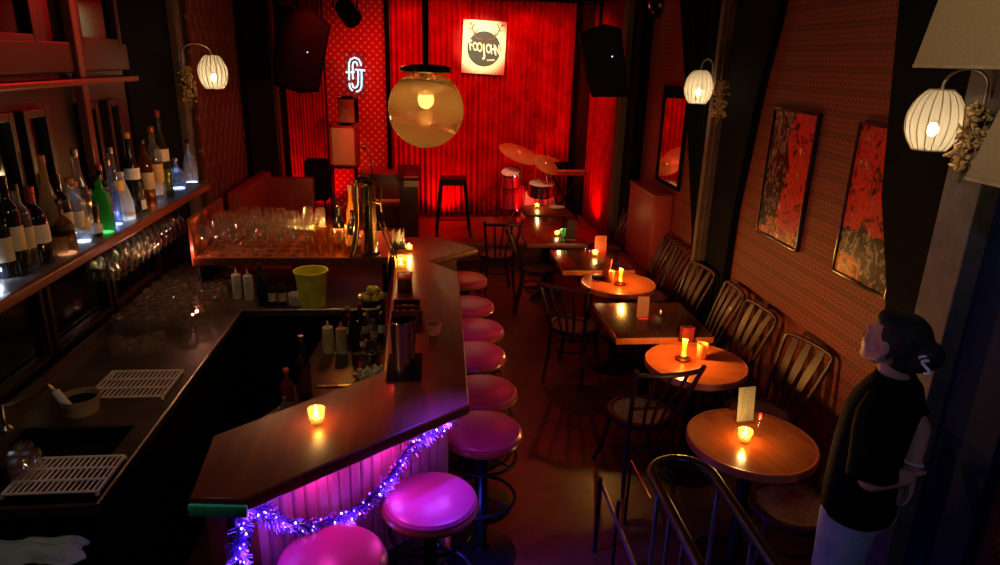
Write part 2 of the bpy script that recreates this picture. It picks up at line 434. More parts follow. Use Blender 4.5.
# ---------------------------------------------------------------- curtains
def curtain(name, p0, p1, z0, z1, n, amp, label, group=None):
    p0, p1 = Vector((*p0, 0)), Vector((*p1, 0)); d = (p1-p0); Ln = d.length; d.normalize(); nn = Vector((-d.y, d.x, 0))
    rnd = random.Random(17 + int(Ln*100)); cols = n*8
    ph = [rnd.uniform(-.9, .9) for _ in range(n+2)]; am = [rnd.uniform(.5, 1.25) for _ in range(n+2)]
    vs, fs = [], []; rows = 10
    for j in range(rows+1):
        t = j/rows; z = z0+(z1-z0)*t
        for i in range(cols+1):
            u = i/cols*n; k = int(u); fr = u-k
            a = am[k]*(1-fr)+am[k+1]*fr; q = ph[k]*(1-fr)+ph[k+1]*fr
            w = (1-.25*t)
            off = amp*a*w*math.sin(2*PI*u+q*(1-t*.5)); sl = .25*amp*math.cos(2*PI*u*2+q)
            p = p0+d*(Ln*i/cols+sl)+nn*off
            vs.append((p.x, p.y, z))
    for j in range(rows):
        for i in range(cols):
            a = j*(cols+1)+i; fs.append((a, a+1, a+cols+2, a+cols+1))
    mb = MB(); mb._add(vs, fs)
    t = thing(name, label, 'curtain', ((p0.x+p1.x)/2, (p0.y+p1.y)/2, z0), 0, group)
    o = mb.build('fabric', M['curtain'], t, angle=80); o.location = -t.location
    s = o.modifiers.new('s', 'SOLIDIFY'); s.thickness = .004
    r = MB().cyl(p0+Vector((0,0,z1+.012)), p1+Vector((0,0,z1+.012)), .014).build('rail', M['black_metal'], t); r.location = -t.location
    return t
curtain('stage_curtain', (xb+.05, YB-.11), (xp-.05, YB-.11), STZ+.012, 3.27, 34, .042, 'wide red pleated curtain across the back of the stage, white emblem board on it')
curtain('stage_curtain', (2.33, 9.93), (2.33, 8.12), STZ+.012, 3.27, 20, .038, 'narrow red curtain at right of the stage, behind the tilted right speaker')
curtain('stage_curtain', (-2.0, YB-.11), (xa-.02, YB-.11), STZ+.012, 3.27, 12, .03, 'dark red curtain at left of the stage, below the left hanging speaker')

# ================================================================ LEFT BACK BAR WALL UNIT (dark wood frames with tinted mirrors)
XB = -2.0
def yx(px, py): return onX(px, py, XB).y
unit = thing('back_bar_unit', 'tall dark wood back bar unit with tinted mirror panes behind the bottles', 'wall unit', (XB, 3.6, 0))
def U(mb, name, mat, par=None):
    o = mb.build(name, mat, par or unit, smooth=False); o.location = -unit.location if par is None else (0,0,0); return o
YE = yx(124, 60)
ledge = onX(60, 84, XB+.1).z
U(MB().box((XB-.05, (1.4+YE)/2, 1.6), (.06, YE-1.4, 3.2)), 'back_panel', M['unit_wood'])
ypost = yx(75, 80)
U(MB().box((XB+.025, ypost, 1.6+.75), (.05, .065, 1.68), bev=.008), 'post', M['red_wood'])  # reddish wood here carries the red light reflected on the post
U(MB().box((XB+.035, (1.4+YE)/2, ledge), (.09, YE-1.4, .036), bev=.010), 'ledge', M['red_wood'])
U(MB().box((XB+.01, (1.4+YE)/2, ledge+.13), (.04, YE-1.4, .16), bev=.01), 'rail', M['unit_wood'])
def pane(ya, yb, za, zb, fr=.05):
    f = MB()
    for yy in (ya-fr/2, yb+fr/2): f.box((XB+.005, yy, (za+zb)/2), (.05, fr, zb-za+2*fr), bev=.006)
    for zz in (za-fr/2, zb+fr/2): f.box((XB+.005, (ya+yb)/2, zz), (.048, yb-ya, fr), bev=.006)
    o = U(f, 'pane_frame', M['unit_wood'])
    m = MB().box((XB-.012, (ya+yb)/2, (za+zb)/2), (.01, yb-ya, zb-za)).build('mirror_pane', M['mirror'], o, smooth=False)
zt = 3.2; zl = ledge+.24
pane(1.6, yx(31, 55), zl, zt)
pane(yx(80, 50), yx(115, 50), zl, zt)
zb_, ztl = 1.56, ledge-.16
for a, b in ((1.7, 2.2), (yx(0, 140)-.15, yx(9, 150)), (yx(29, 150), yx(46, 150)), (yx(90, 150), yx(97, 150)), (yx(113, 150), yx(120, 150))):
    pane(a, b, zb_, ztl, .04)
# lower mirrors below the bottle shelf
for a, b in ((2.1, 2.75), (2.85, 3.4), (3.5, 4.1), (4.2, 4.9)): pane(a, b, .98, 1.36, .03)

# bottle shelf with stemware rails below
SZ = 1.49; SX = -1.8
yend = onZ(203, 183, SZ).y
shelf = thing('bottle_shelf', 'long reddish wood shelf on the left wall, lined with lit liquor bottles', 'shelf', (-1.9, 3.5, SZ))
def S(mb, name, mat):
    o = mb.build(name, mat, shelf, smooth=False); o.location = -shelf.location; return o
S(MB().box(((SX-1.98)/2, (1.2+yend)/2, SZ-.018), (1.98+SX-.02, yend-1.2-.02, .03)), 'board', plain('shelf_steel_top', (.30, .27, .26), .3, .5, .2, 20))
S(MB().box((SX, (1.2+yend)/2, SZ-.022), (.035, yend-1.2, .05), bev=.01), 'front_lip', M['red_wood'])
S(MB().box((-1.90, yend-.01, SZ-.022), (.2, .03, .05), bev=.008), 'end_lip', M['red_wood'])
rl = MB()
ha, hb = onZ(97, 238, SZ).y, onZ(188, 197, SZ).y
for k in range(4): rl.box((-1.83-.055*k, (ha+hb)/2, SZ-.055), (.014, hb-ha, .014))
S(rl, 'stemware_rails', M['steel'])

# ================================================================ BAR COUNTER
BZ = 1.07
top = [(-.82, 2.01), (-.63, 1.99), (.16, 2.61), (.19, 4.53), (-.02, 4.81), (.37, 5.16), (.06, 5.52), (-.28, 5.5), (-.235, 2.95), (-.86, 2.41)]
bar = thing('bar_counter', 'long angled bar counter with a glossy brown wooden top and slatted front', 'bar counter', (-.1, 3.6, 0))
def B(mb, name, mat, smooth=True, par=None):
    o = mb.build(name, mat, par or bar, smooth=smooth)
    if par is None: o.location = -bar.location
    return o
B(MB().prism(top, BZ-.055, BZ, bev=.012), 'counter_top', M['bar_top'])
edge = B(MB().box((-.725, 1.995, BZ-.045), (.20, .018, .045), rot=(0,0,-.1), bev=.006), 'end_trim', plain('green_lit_edge', (.08, .95, .42), .25))  # green tint stands for green light on the counter end
edge['label'] = 'edge strip tinted as if lit green'
A0, A1, A2 = V(-.655, 2.135, 0), V(.06, 2.70, 0), V(.07, 4.62, 0)
def slat_panel(p, q, z0, z1, pitch=.05, dep=.012):
    d = q-p; Ln = d.length; d = d/Ln; nn = V(d.y, -d.x, 0); mb = MB(); n = max(2, int(Ln/pitch)); vs = []; fs = []; per = 10
    for i in range(n*per+1):
        u = i/per; fr = u % 1
        off = dep*min(1, 2.2*abs(math.sin(PI*fr)))
        pt = p+d*(Ln*i/(n*per))+nn*off
        vs += [(pt.x, pt.y, z0), (pt.x, pt.y, z1)]
    for i in range(n*per): fs.append((2*i, 2*i+2, 2*i+3, 2*i+1))
    mb._add(vs, fs); return mb
B(slat_panel(A0, A1, .42, BZ-.056), 'front_slats', M['slats'], True)
B(slat_panel(A1, A2, .42, BZ-.056), 'front_slats', M['slats'], True)
B(MB().prism([(-.80, 2.13), (-.665, 2.125), (.055, 2.705), (.06, 4.62), (-.04, 4.78), (-.2, 4.78), (-.2, 2.93), (-.82, 2.42)], .0, .42), 'plinth', M['dark_wood'], False)
B(MB().prism([(-.80, 2.15), (-.67, 2.145), (.04, 2.715), (.05, 4.62), (-.04, 4.78), (-.2, 4.78), (-.2, 2.92), (-.82, 2.42)], .42, BZ-.056), 'body', M['dark_wood'], False)
B(MB().box((-.785, 2.14, .51), (.06, .05, 1.0), rot=(0,0,-.1), bev=.006).box((-.665, 2.14, .51), (.035, .04, 1.0), rot=(0,0,.6), bev=.005), 'corner_post', M['red_wood'])
B(MB().prism([(-.2, 4.80), (-.02, 4.86), (.2, 5.1), (.02, 5.4), (-.2, 5.4)], 0, BZ-.056), 'return_body', M['dark_wood'], False)
B(MB().box((.075, 3.65, .16), (.03, 1.8, .03)), 'kick_rail', M['brass'])
# under-counter light strip
un = (A1-A0).normalized(); nn = V(un.y, -un.x, 0)
s0 = A0+nn*.05+un*.02; s1 = A1+nn*.05-un*.02
tag(MB().tube([(s0.x, s0.y, BZ-.066), (s1.x, s1.y, BZ-.066), (.105, 2.76, BZ-.066), (.115, 4.5, BZ-.066)], .006, 6).build('light_strip', emit('uv_strip', (.85, .12, 1), 2)), 'purple light strip under the front overhang of the bar counter', 'light strip')

def onPlane(px, py, p, n):
    d = ray(px, py); return EYE + d*((p-EYE).dot(n)/d.dot(n))
# tinsel garland with purple fairy lights
gp = [(242, 566), (236, 548), (241, 528), (240, 509), (262, 507), (276, 521), (305, 525), (343, 516), (366, 502), (387, 480), (404, 453), (423, 434), (450, 417)]
pl = A0+nn*.05
gpts = [onPlane(x, y, pl, nn) for x, y in gp]
def resample(pts, step):
    out = [pts[0]]; 
    for a, b in zip(pts, pts[1:]):
        k = max(1, int((b-a).length/step))
        for i in range(1, k+1): out.append(a.lerp(b, i/k))
    return out
rs = resample(gpts, .004)
gl = thing('tinsel_garland', 'purple lit tinsel garland draped along the slatted bar front', 'garland', rs[len(rs)//2])
rg = random.Random(3); tm = MB()
for p in rs:
    for _ in range(22):
        d = V(rg.gauss(0, 1), rg.gauss(0, 1), rg.gauss(0, 1)).normalized()
        if d.dot(nn) < -.15: d = d - nn*(2*d.dot(nn))
        ln = rg.uniform(.014, .052); w = d.orthogonal().normalized()*.0009; e = p+d*ln+V(0, 0, -ln*.25)
        tm._add([p-w, p+w, e+w, e-w], [(0,1,2,3)])
tn = tm.build('tinsel', plain('purple_tinsel', (.42, .26, .9), .22, .9, .3), gl, smooth=False); tn.location = -gl.location
wm = MB().tube(rs[::6], .003, 5).build('wire', M['black'], gl); wm.location = -gl.location
bulb_mats = [emit('violet_bulb', (.22, .07, 1), 9), emit('lilac_bulb', (.60, .35, 1), 12)]
for k in range(64):
    p = rs[int((k+.5)/64*len(rs))] + nn*rg.uniform(.002, .03)+V(0, 0, rg.uniform(-.028, .028))+un*rg.uniform(-.01,.01)
    b_ = MB().ell((0,0,0), (.0034, .0034, .0048), seg=8, rings=6).build('fairy_light', bulb_mats[k % 2], gl); b_.location = p-gl.location
# ================================================================ BAR STOOLS
def make_stool(label):
    t = thing('bar_stool', label, 'bar stool', (0,0,0), 0, 'red round bar stools along the counter')
    MB().lathe([(1e-4, .050), (.165, .050), (.184, .046), (.195, .034), (.196, .016)], 40, (0,0,.71), caps=False).build('seat', M['stool_red'], t)
    MB().lathe([(1e-4, .0), (.186, .0), (.200, .006), (.204, .02), (.199, .030), (.186, .034)], 40, (0,0,.70), caps=False).build('seat_rim', M['stool_edge'], t)
    MB().cyl((0,0,.02), (0,0,.70), .032, .032, 20).lathe([(.05,.62),(.09,.70)], 20).build('pole', M['black_metal'], t)
    for z in (.60, .36):
        r = MB().tube([(.172*math.cos(a), .172*math.sin(a), z) for a in [2*PI*k/36 for k in range(36)]], .009, 8, True)
        for k in range(3):
            a = 2*PI*k/3+.4; r.cyl((.03*math.cos(a), .03*math.sin(a), z), (.17*math.cos(a), .17*math.sin(a), z), .006, n=8)
        r.build('foot_ring', M['black_metal'], t)
    MB().lathe([(.19, 0), (.19, .008), (.14, .02), (.05, .035), (.034, .06)], 36).build('base', M['black_metal'], t)
    return t
st_lab = ['red bar stool nearest the camera, cut off by the bottom edge', 'red bar stool with a violet glow, second along the bar from the camera',
 'red bar stool at the bend of the bar, third from the camera', 'red bar stool just past the bar bend, fourth from the camera',
 'red bar stool fifth along the bar, half hidden by the counter edge', 'magenta lit bar stool, sixth along the bar from the camera',
 'red bar stool seventh along the bar, second from the far end', 'farthest bar stool, tucked under the flared end of the counter']
st_pos = [(-.37, 2.06), (-.01, 2.39), (.25, 2.93), (.275, 3.35), (.265, 3.84), (.295, 4.25), (.27, 4.73), (.27, 5.36)]
s0_ = make_stool(st_lab[0])
for i, (p, lb) in enumerate(zip(st_pos, st_lab)):
    if i == 0: s0_.location = (*p, 0)
    else: dup(s0_, (*p, 0), .5*i, lb)

# ================================================================ TABLES
def round_table(x, y, label, rz=0):
    t = thing('round_table', label, 'table', (x, y, 0), rz, 'round café tables')
    MB().lathe([(0, .75), (.297, .75), (.297, .712), (0, .712)], 56, caps=False).build('tabletop', M['table_wood'], t)
    MB().lathe([(.297, .708), (.305, .708), (.312, .716), (.312, .748), (.306, .7535), (.297, .7515)], 56, caps=False).build('edge_band', plain('table_edge', (.38, .10, .055), .3), t)
    MB().cyl((0,0,.03), (0,0,.712), .035, n=20).box((0,0,.70), (.3,.05,.02)).box((0,0,.70), (.05,.3,.02)).build('pedestal', M['black_metal'], t)
    MB().lathe([(.22, 0), (.22, .012), (.1, .03), (.036, .06)], 36).build('base', M['black_metal'], t)
    return t
T1 = (1.57, 2.76); T2 = (1.63, 3.65); T3 = (1.56, 5.21)
round_table(*T1, 'orange round table nearest the camera, with a clear menu stand', .3)
round_table(*T2, 'orange round table holding a tall amber candle tube and a glowing tumbler', 1.4)
round_table(*T3, 'farther orange round table beyond the dark square one, with a candle and red menu card', .8)
def square_table(x0, x1, y0, y1, label, top=M['table_dark'], edge=None):
    cx, cy, w, d = (x0+x1)/2, (y0+y1)/2, x1-x0, y1-y0
    t = thing('square_table', label, 'table', (cx, cy, 0), 0, 'dark rectangular café tables')
    MB().box((0,0,.7335), (w, d, .037), bev=.003).build('tabletop', top, t)
    e = MB()
    for s in (-1, 1):
        e.box((s*(w/2+.002), 0, .7285), (.008, d+.012, .043), bev=.002); e.box((0, s*(d/2+.002), .7285), (w-.006, .008, .043), bev=.002)
    e.build('edge_band', edge or M['table_wood'], t)
    MB().cyl((0,0,.03), (0,0,.712), .035, n=20).box((0,0,.70), (.4,.05,.02)).box((0,0,.70), (.05,.4,.02)).build('pedestal', M['black_metal'], t)
    b = MB()
    for k in range(4):
        a = k*PI/2+PI/4; b.tube([(0,0,.06), (.12*math.cos(a), .12*math.sin(a), .05), (.28*math.cos(a), .28*math.sin(a), .012)], .02, 8, radii=[.03,.025,.014])
    b.build('base', M['black_metal'], t)
    return t
square_table(1.235, 1.90, 4.04, 4.72, 'dark square table with a light wood edge and upright red menu card')
square_table(1.16, 1.80, 5.56, 6.22, 'small dark square table between the far round table and the long red one')
square_table(.97, 1.58, 6.47, 7.66, 'long dark red table toward the stage, with a candle and green glass', M['table_dark'], M['red_wood'])
square_table(1.14, 1.70, 7.78, 8.33, 'small red lit table at the stage edge, under the drum kit', M['red_wood'], M['red_wood'])

# ================================================================ CHAIRS (bentwood, dark)
def make_chair(label, kind='hoop'):
    t = thing('cafe_chair', label, 'chair', (0,0,0), 0, 'dark bentwood chairs at the tables')
    MB().lathe([(0, .012), (.10, .010), (.165, .016), (.178, .022)], 36, (0,0,.445), caps=False).lathe([(0, -.004), (.178, -.004)], 36, (0,0,.45), caps=False).build('seat', M['cane'], t)
    MB().lathe([(.165, -.018), (.198, -.018), (.205, 0), (.200, .022), (.178, .024), (.165, .016)], 40, (0,0,.445), caps=False).build('seat_ring', M['chair_wood'], t)
    for s in (-1, 1):   # front legs splay outward
        MB().tube([(.135, s*.125, .44), (.150, s*.14, .30), (.175, s*.165, .12), (.215, s*.195, 0)], .015, 10, radii=[.018, .017, .015, .013]).build('leg', M['chair_wood'], t)
    for s in (-1, 1):   # rear legs
        MB().tube([(-.155, s*.14, .45), (-.17, s*.15, .25), (-.225, s*.165, 0)], .015, 10, radii=[.017, .015, .013]).build('leg', M['chair_wood'], t)
    MB().tube([(.15*math.cos(a), .15*math.sin(a), .27) for a in [2*PI*k/32 for k in range(32)]], .009, 8, True).build('leg_ring', M['chair_wood'], t)
    def bx(z): return -.165-.16*((z-.45)/.45)**1.1 if z > .45 else -.165
    if kind == 'hoop':
        pts = []
        for s, seq in ((-1, (.45, .55, .66, .76, .83)), (1, (.83, .76, .66, .55, .45))):
            for z in seq: pts.append((bx(z), s*(.14+.055*((z-.45)/.4)), z))
            if s == -1: pts += [(bx(.865), -.192, .868), (bx(.882), -.172, .884), (bx(.89), -.10, .892), (bx(.893), 0, .895), (bx(.89), .10, .892), (bx(.882), .172, .884), (bx(.865), .192, .868)]
        MB().tube(pts, .0145, 10).build('back_hoop', M['chair_wood'], t)
        for k, (b0, b1) in enumerate(((-.065, -.108), (0, 0), (.065, .108))):
            mb = MB(); zz = (.455, .6, .75, .885)
            zz = (.455, .53, .6, .68, .75, .82, .885); mb.ribbon([(bx(z)+.012*math.sin(PI*(z-.45)/.43), b0+(b1-b0)*((z-.45)/.43), z) for z in zz], [.022, .030, .042, .054, .060, .056, .040], .009).build('back_slat', M['chair_wood'], t)
    else:
        for s in (-1, 1):
            MB().tube([(bx(z), s*(.14+.06*((z-.45)/.43)), z) for z in (.45, .58, .72, .85, .90)], .0145, 10, radii=[.016, .015, .014, .0135, .015]).build('back_post', M['chair_wood'], t)
        MB().tube([(bx(.87)-.05*(1-abs(u))**.5*0-.035*math.cos(u*PI/2), u*.195, .868) for u in (-1, -.75, -.5, -.25, 0, .25, .5, .75, 1)], .016, 10).build('top_rail', M['chair_wood'], t)
        for b0, b1 in ((-.05, -.10), (0, 0), (.05, .10)):
            MB().tube([(bx(z)-(.03 if z > .7 else 0)*1, b0+(b1-b0)*((z-.45)/.43), z) for z in (.455, .6, .75, .868)], .010, 8).build('back_slat', M['chair_wood'], t)
        MB().tube([(bx(.60), -.155, .60), (bx(.60)-.01, 0, .60), (bx(.60), .155, .60)], .010, 8).build('back_rail', M['chair_wood'], t)
    return t
# right-hand chairs face the aisle (-X); placed by the centre of the top of their backs
ch = [((815, 343), 'curved back café chair by the wall between the two nearest round tables', 14),
      ((763, 308), 'curved back café chair against the wallpaper, beside the tall candle table', 6),
      ((737, 288), 'curved back café chair at the wall end of the dark square table', -4),
      ((704, 267), 'curved back café chair beneath the post of the middle wall lamp', 10),
      ((686, 251), 'curved back café chair against the wall beside the far round table', 0),
      ((672, 240), 'farthest chair along the right wall, partly behind another chair back', -2)]
hp = None
for i, (p, lb, a) in enumerate(ch):
    w = onZ(p[0], p[1], .89); ang = PI+R(a)
    w.x = min(w.x, 2.33)
    loc = V(w.x-.325*1.0*math.cos(ang)*-1, w.y+.325*math.sin(ang), 0)
    loc = V(w.x+.325*math.cos(ang), w.y+.325*math.sin(ang), 0)
    if hp is None: hp = make_chair(lb); hp.location = loc; hp.rotation_euler.z = ang
    else: dup(hp, loc, ang, lb)
# aisle chairs with a straight top rail
w = onZ(668, 371, .87); q = onZ(640, 411, .455); dv = (q-w); ang = math.atan2(dv.y, dv.x)
rp = make_chair('dark chair with a worn seat in the aisle, back turned to the camera', 'rail'); rp.location = (q.x, q.y, 0); rp.rotation_euler.z = ang
q = onZ(581, 326, .455); dup(rp, (q.x-.05, q.y+.02, 0), R(58), 'dark chair tucked at the left of the square table, seat catching the candle light')
q = onZ(497, 254, .455); dup(rp, (q.x, q.y, 0), R(95), 'slat backed chair facing the stage, standing by the stage edge')
q = onZ(538, 268, .455); dup(rp, (q.x, q.y, 0), R(-8), 'dark chair at the aisle side of the long red table, seen from its side')
q = onZ(795, 505, .455); dup(hp, (q.x-.02, q.y, 0), R(165), 'dark seat under the nearest round table, in front of the standing person')
dup(hp, (2.03, 1.72, 0), R(175), 'chair whose dark curved back shows in the bottom right corner')
dup(hp, (2.0, 7.35, 0), R(190), 'chair by the red side curtain, at the right end of the long red table')

# booth high back against the right wall
bt = thing('booth_bench', 'tall red brown booth bench against the right wall below the mirror', 'bench', (2.24, 6.77, 0))
MB().box((.05, 0, .68), (.20, .85, 1.14), bev=.02).build('backrest', M['leather'], bt)
MB().box((.05, 0, 1.262), (.21, .87, .03), bev=.008).build('top_cap', M['red_wood'], bt)
MB().box((-.19, 0, .42), (.28, .84, .08), bev=.02).build('seat', M['leather'], bt)
MB().box((-.18, 0, .19), (.24, .82, .38)).build('base', M['dark_wood'], bt, smooth=False)
# left bench
bl = thing('booth_bench', 'red leather booth bench on the left, behind the rack of wine glasses', 'bench', (-1.75, 7.5, 0))
MB().box((-.2, 0, .72), (.12, 1.4, .92), bev=.02).build('backrest', M['leather'], bl)
MB().box((.08, .62, .66), (.56, .12, .92), bev=.02).build('side_panel', M['leather'], bl)
MB().box((.1, -.05, .42), (.52, 1.2, .12), bev=.03).build('seat', M['leather'], bl)
MB().box((.1, -.05, .18), (.46, 1.2, .36)).build('base', M['dark_wood'], bl, smooth=False)

# stair railing loop at the bottom
rz_ = .92
a = onZ(651, 470, rz_); b = onZ(697, 565, rz_); x0 = (a.x+b.x)/2; x1 = onZ(714, 476, rz_).x; yt = onZ(688, 459, rz_).y
hr = thing('stair_railing', 'dark looped stair handrail with slim balusters at the bottom of the view', 'railing', (x0, 1.8, 0))
def H(mb, name, mat, lab=None):
    o = mb.build(name, mat, hr); o.location = -hr.location
    if lab: o['label'] = lab
    return o
rad = (x1-x0)/2; cx = (x0+x1)/2
loop = [(x0, .5, rz_), (x0, 1.2, rz_)]+[(cx-rad*math.cos(t), yt-rad+rad*math.sin(t), rz_) for t in [PI*k/14 for k in range(15)]]+[(x1, 1.2, rz_), (x1, .5, rz_)]
H(MB().tube(loop, .022, 12), 'handrail', plain('lacquered_rail', (.012, .005, .005), .36))
for k in range(7):
    H(MB().cyl((x0+.004, yt-rad-.06-.14*k, .02), (x0+.004, yt-rad-.06-.14*k, rz_-.01), .009), 'baluster', plain('pale_blue_metal', (.25, .27, .36), .3, .7) if k == 0 else bpy.data.materials['pale_blue_metal'])
for k in range(3):
    H(MB().cyl((x1-.004, yt-rad-.06-.3*k, .02), (x1-.004, yt-rad-.06-.3*k, rz_-.01), .009), 'baluster', bpy.data.materials['pale_blue_metal'])
g = onZ(603, 487, .42); g2 = onZ(631, 460, .42); H(MB().cyl((g2.x, g2.y, 0), (g2.x, g2.y, .43), .009), 'post', M['black_metal'])
H(MB().cyl((g.x, .4, .42), (g.x, g.y, .42), .011), 'lower_rail', plain('dull_steel', (.16,.14,.15), .3, .8))
H(MB().cyl((g2.x, g2.y-.35, .42), (g2.x, g2.y, .42), .007), 'lower_rail', M['steel'])
H(MB().cyl((g.x-.01, g.y+.02, 0), (g.x-.01, g.y+.02, .46), .012).cyl((g.x+.05, g.y-.12, 0), (g.x+.05, g.y-.12, .42), .010), 'post', M['black_metal'])
# ================================================================ WALL LAMPS
def shade_mat():
    m = bpy.data.materials.new('ribbed_silk_shade'); m.use_nodes = True; nt = m.node_tree; nt.nodes.clear()
    o = nt.nodes.new('ShaderNodeOutputMaterial')
    d = nt.nodes.new('ShaderNodeBsdfDiffuse'); d.inputs[0].default_value = (.50, .46, .38, 1)
    tr = nt.nodes.new('ShaderNodeBsdfTranslucent'); tr.inputs[0].default_value = (.34, .32, .27, 1)
    tp = nt.nodes.new('ShaderNodeBsdfTransparent'); tp.inputs[0].default_value = (1, .95, .85, 1)
    a = nt.nodes.new('ShaderNodeMixShader'); a.inputs[0].default_value = .7; L(nt, d.outputs[0], a.inputs[1]); L(nt, tr.outputs[0], a.inputs[2])
    b = nt.nodes.new('ShaderNodeMixShader'); b.inputs[0].default_value = .30; L(nt, a.outputs[0], b.inputs[1]); L(nt, tp.outputs[0], b.inputs[2])
    L(nt, b.outputs[0], o.inputs[0]); return m
M['shade'] = shade_mat()
M['shade_rib'] = plain('shade_rib', (.30, .22, .12), .6)
LAMP_W = 3.2
def point(name, loc, w, col, r=.03, parent=None):
    l = bpy.data.lights.new(name, 'POINT'); l.energy = w; l.color = col; l.shadow_soft_size = r
    o = bpy.data.objects.new(name, l); C.objects.link(o); o.location = loc
    if parent: o.parent = parent
    return o
def sconce(label, shade, base, Rr, bunch_label, bunch, power=LAMP_W):
    t = thing('wall_lamp', label, 'wall lamp', base, 0, 'ribbed lantern wall lamps')
    s = Vector(shade)-Vector(base); h = Rr*1.13
    prof = [(Rr*r, h*z) for r, z in ((.42, 1), (.66, .8), (.86, .5), (.97, .2), (1.0, -.1), (.95, -.4), (.82, -.7), (.60, -1))]
    MB().lathe(prof, 54, s, caps=False).build('shade', M['shade'], t)
    rb = MB()
    for k in range(18):
        a = 2*PI*k/18
        rb.tube([(s.x+r*1.006*math.cos(a), s.y+r*1.006*math.sin(a), s.z+z) for r, z in prof], Rr*.020 if Rr < .11 else Rr*.030, 5)
    rb.build('rib', M['shade_rib'], t)
    rr = MB()
    for r, z in (prof[0], prof[-1]): rr.tube([(s.x+r*math.cos(a), s.y+r*math.sin(a), s.z+z) for a in [2*PI*k/36 for k in range(36)]], Rr*.03, 6, True)
    rr.build('shade_hoop', M['shade_rib'], t)
    top = s+V(0, 0, h)
    up = .085
    pts = [(0, 0, -.12), (0, 0, .02), (s.x*.03, s.y*.03, .07)]
    hz = max(top.z, 0)+up
    pts = [(0, 0, -.12), (0, 0, top.z*.6-.04), (0, 0, top.z)]
    for k in range(1, 13):
        ang = PI*k/12
        pts.append((s.x*(.5-.5*math.cos(ang)), s.y*(.5-.5*math.cos(ang)), top.z+up*math.sin(ang)**.8))
    pts.append(tuple(top-V(0, 0, .02)))
    MB().tube(pts, .006, 8).build('arm', plain('lamp_arm', (.45, .38, .30), .3, .8), t)
    MB().box((0, 0, -.12), (.05, .05, .06), bev=.008).build('wall_plate', M['black_metal'], t)
    MB().ell(s+V(0, 0, -h*.32), (Rr*.20, Rr*.20, Rr*.26)).build('bulb', emit('lamp_bulb', (1, .80, .45), 25), t)
    point('lamp_light', s+V(0, 0, -h*.28), power, (1, .74, .44), Rr*.30, t)
    # dried flowers
    bm_ = MB(); rnd = random.Random(int(base[1]*100)); c = Vector(bunch)-Vector(base)
    t2 = thing('hanging_dried_flowers', bunch_label, 'dried flowers', bunch, 0, 'dried flower bunches on the lamp posts')
    for k in range(150):
        d = V(max(-.055, min(.055, rnd.gauss(0, .028))), max(-.055, min(.055, rnd.gauss(0, .024))), rnd.uniform(-.15, .12)); d.x *= 1-.4*(d.z > .08); d.y *= 1-.4*(d.z > .08)
        bm_.ell(d, (rnd.uniform(.005, .013), rnd.uniform(.005, .010), rnd.uniform(.009, .02)), (rnd.uniform(0, 3), rnd.uniform(0, 3), 0), 6, 4)
    bm_.build('flower_heads', M['dried'], t2)
    st = MB()
    for k in range(16): st.cyl((rnd.gauss(0, .008), rnd.gauss(0, .008), -.2), (rnd.gauss(0, .03), rnd.gauss(0, .03), .12), .002, n=5)
    st.build('stems', plain('dry_stems', (.22, .16, .08), .8), t2)
    return t
pA = onX(935, 120, 2.10); bA = V(2.235, 2.60, onX(981, 90, 2.24).z)
sconce('lit ribbed lantern wall lamp on the grey post, nearest on the right wall', pA, bA, .108, 'dried flower bunch hanging under the nearest right wall lamp', onX(970, 134, 2.18), 3.0)
pB = onX(699, 87, 2.13); bB = V(2.225, 5.37, onX(722, 78, 2.24).z)
sconce('lit ribbed lantern wall lamp halfway along the right wall, above the chairs', pB, bB, .112, 'dried flower bunch beside the middle right wall lamp', onX(720, 97, 2.19), 5.5)
pC = onX(213, 72, -1.80); bC = V(-1.965, yq-.02, onX(183, 66, -1.965).z)
sconce('lit ribbed lantern wall lamp on the left wall above the bottle shelf end', pC, bC, .118, 'dried flower bunch hanging at the left wall lamp', onX(188, 82, -1.93), 5)

# ---------------------------------------------------------------- pendant globe
PY = 3.0
gc = onY(426, 109.5, PY); gr = .163
pd = thing('pendant_lamp', 'large amber glass globe pendant lamp hanging in the middle of the room', 'pendant lamp', gc)
def amber():
    m = bpy.data.materials.new('amber_glass'); m.use_nodes = True; nt = m.node_tree; nt.nodes.clear()
    o = nt.nodes.new('ShaderNodeOutputMaterial')
    t = nt.nodes.new('ShaderNodeBsdfTransparent'); t.inputs[0].default_value = (.88, .58, .27, 1)
    g = nt.nodes.new('ShaderNodeBsdfGlossy'); g.inputs['Roughness'].default_value = .10; g.inputs[0].default_value = (1, .85, .6, 1)
    d = nt.nodes.new('ShaderNodeBsdfTranslucent'); d.inputs[0].default_value = (.66, .36, .12, 1)
    e = nt.nodes.new('ShaderNodeBsdfDiffuse'); e.inputs[0].default_value = (.55, .29, .09, 1)
    s = sep(nt, coords(nt))
    f = mathn(nt, 'MULTIPLY', mathn(nt, 'ADD', mathn(nt, 'SINE', mathn(nt, 'ADD', mathn(nt, 'MULTIPLY', s[2], 34), mathn(nt, 'MULTIPLY', s[0], 6))), 1), .20)
    f = mathn(nt, 'ADD', f, .38)
    ml = nt.nodes.new('ShaderNodeMixShader'); ml.inputs[0].default_value = .35; L(nt, d.outputs[0], ml.inputs[1]); L(nt, e.outputs[0], ml.inputs[2])
    a = nt.nodes.new('ShaderNodeMixShader'); L(nt, f, a.inputs[0]); L(nt, t.outputs[0], a.inputs[1]); L(nt, ml.outputs[0], a.inputs[2])
    lw = nt.nodes.new('ShaderNodeLayerWeight'); lw.inputs[0].default_value = .3
    b = nt.nodes.new('ShaderNodeMixShader'); L(nt, mathn(nt, 'ADD', mathn(nt, 'MULTIPLY', lw.outputs['Facing'], .30), .04), b.inputs[0]); L(nt, a.outputs[0], b.inputs[1]); L(nt, g.outputs[0], b.inputs[2])
    L(nt, b.outputs[0], o.inputs[0]); return m
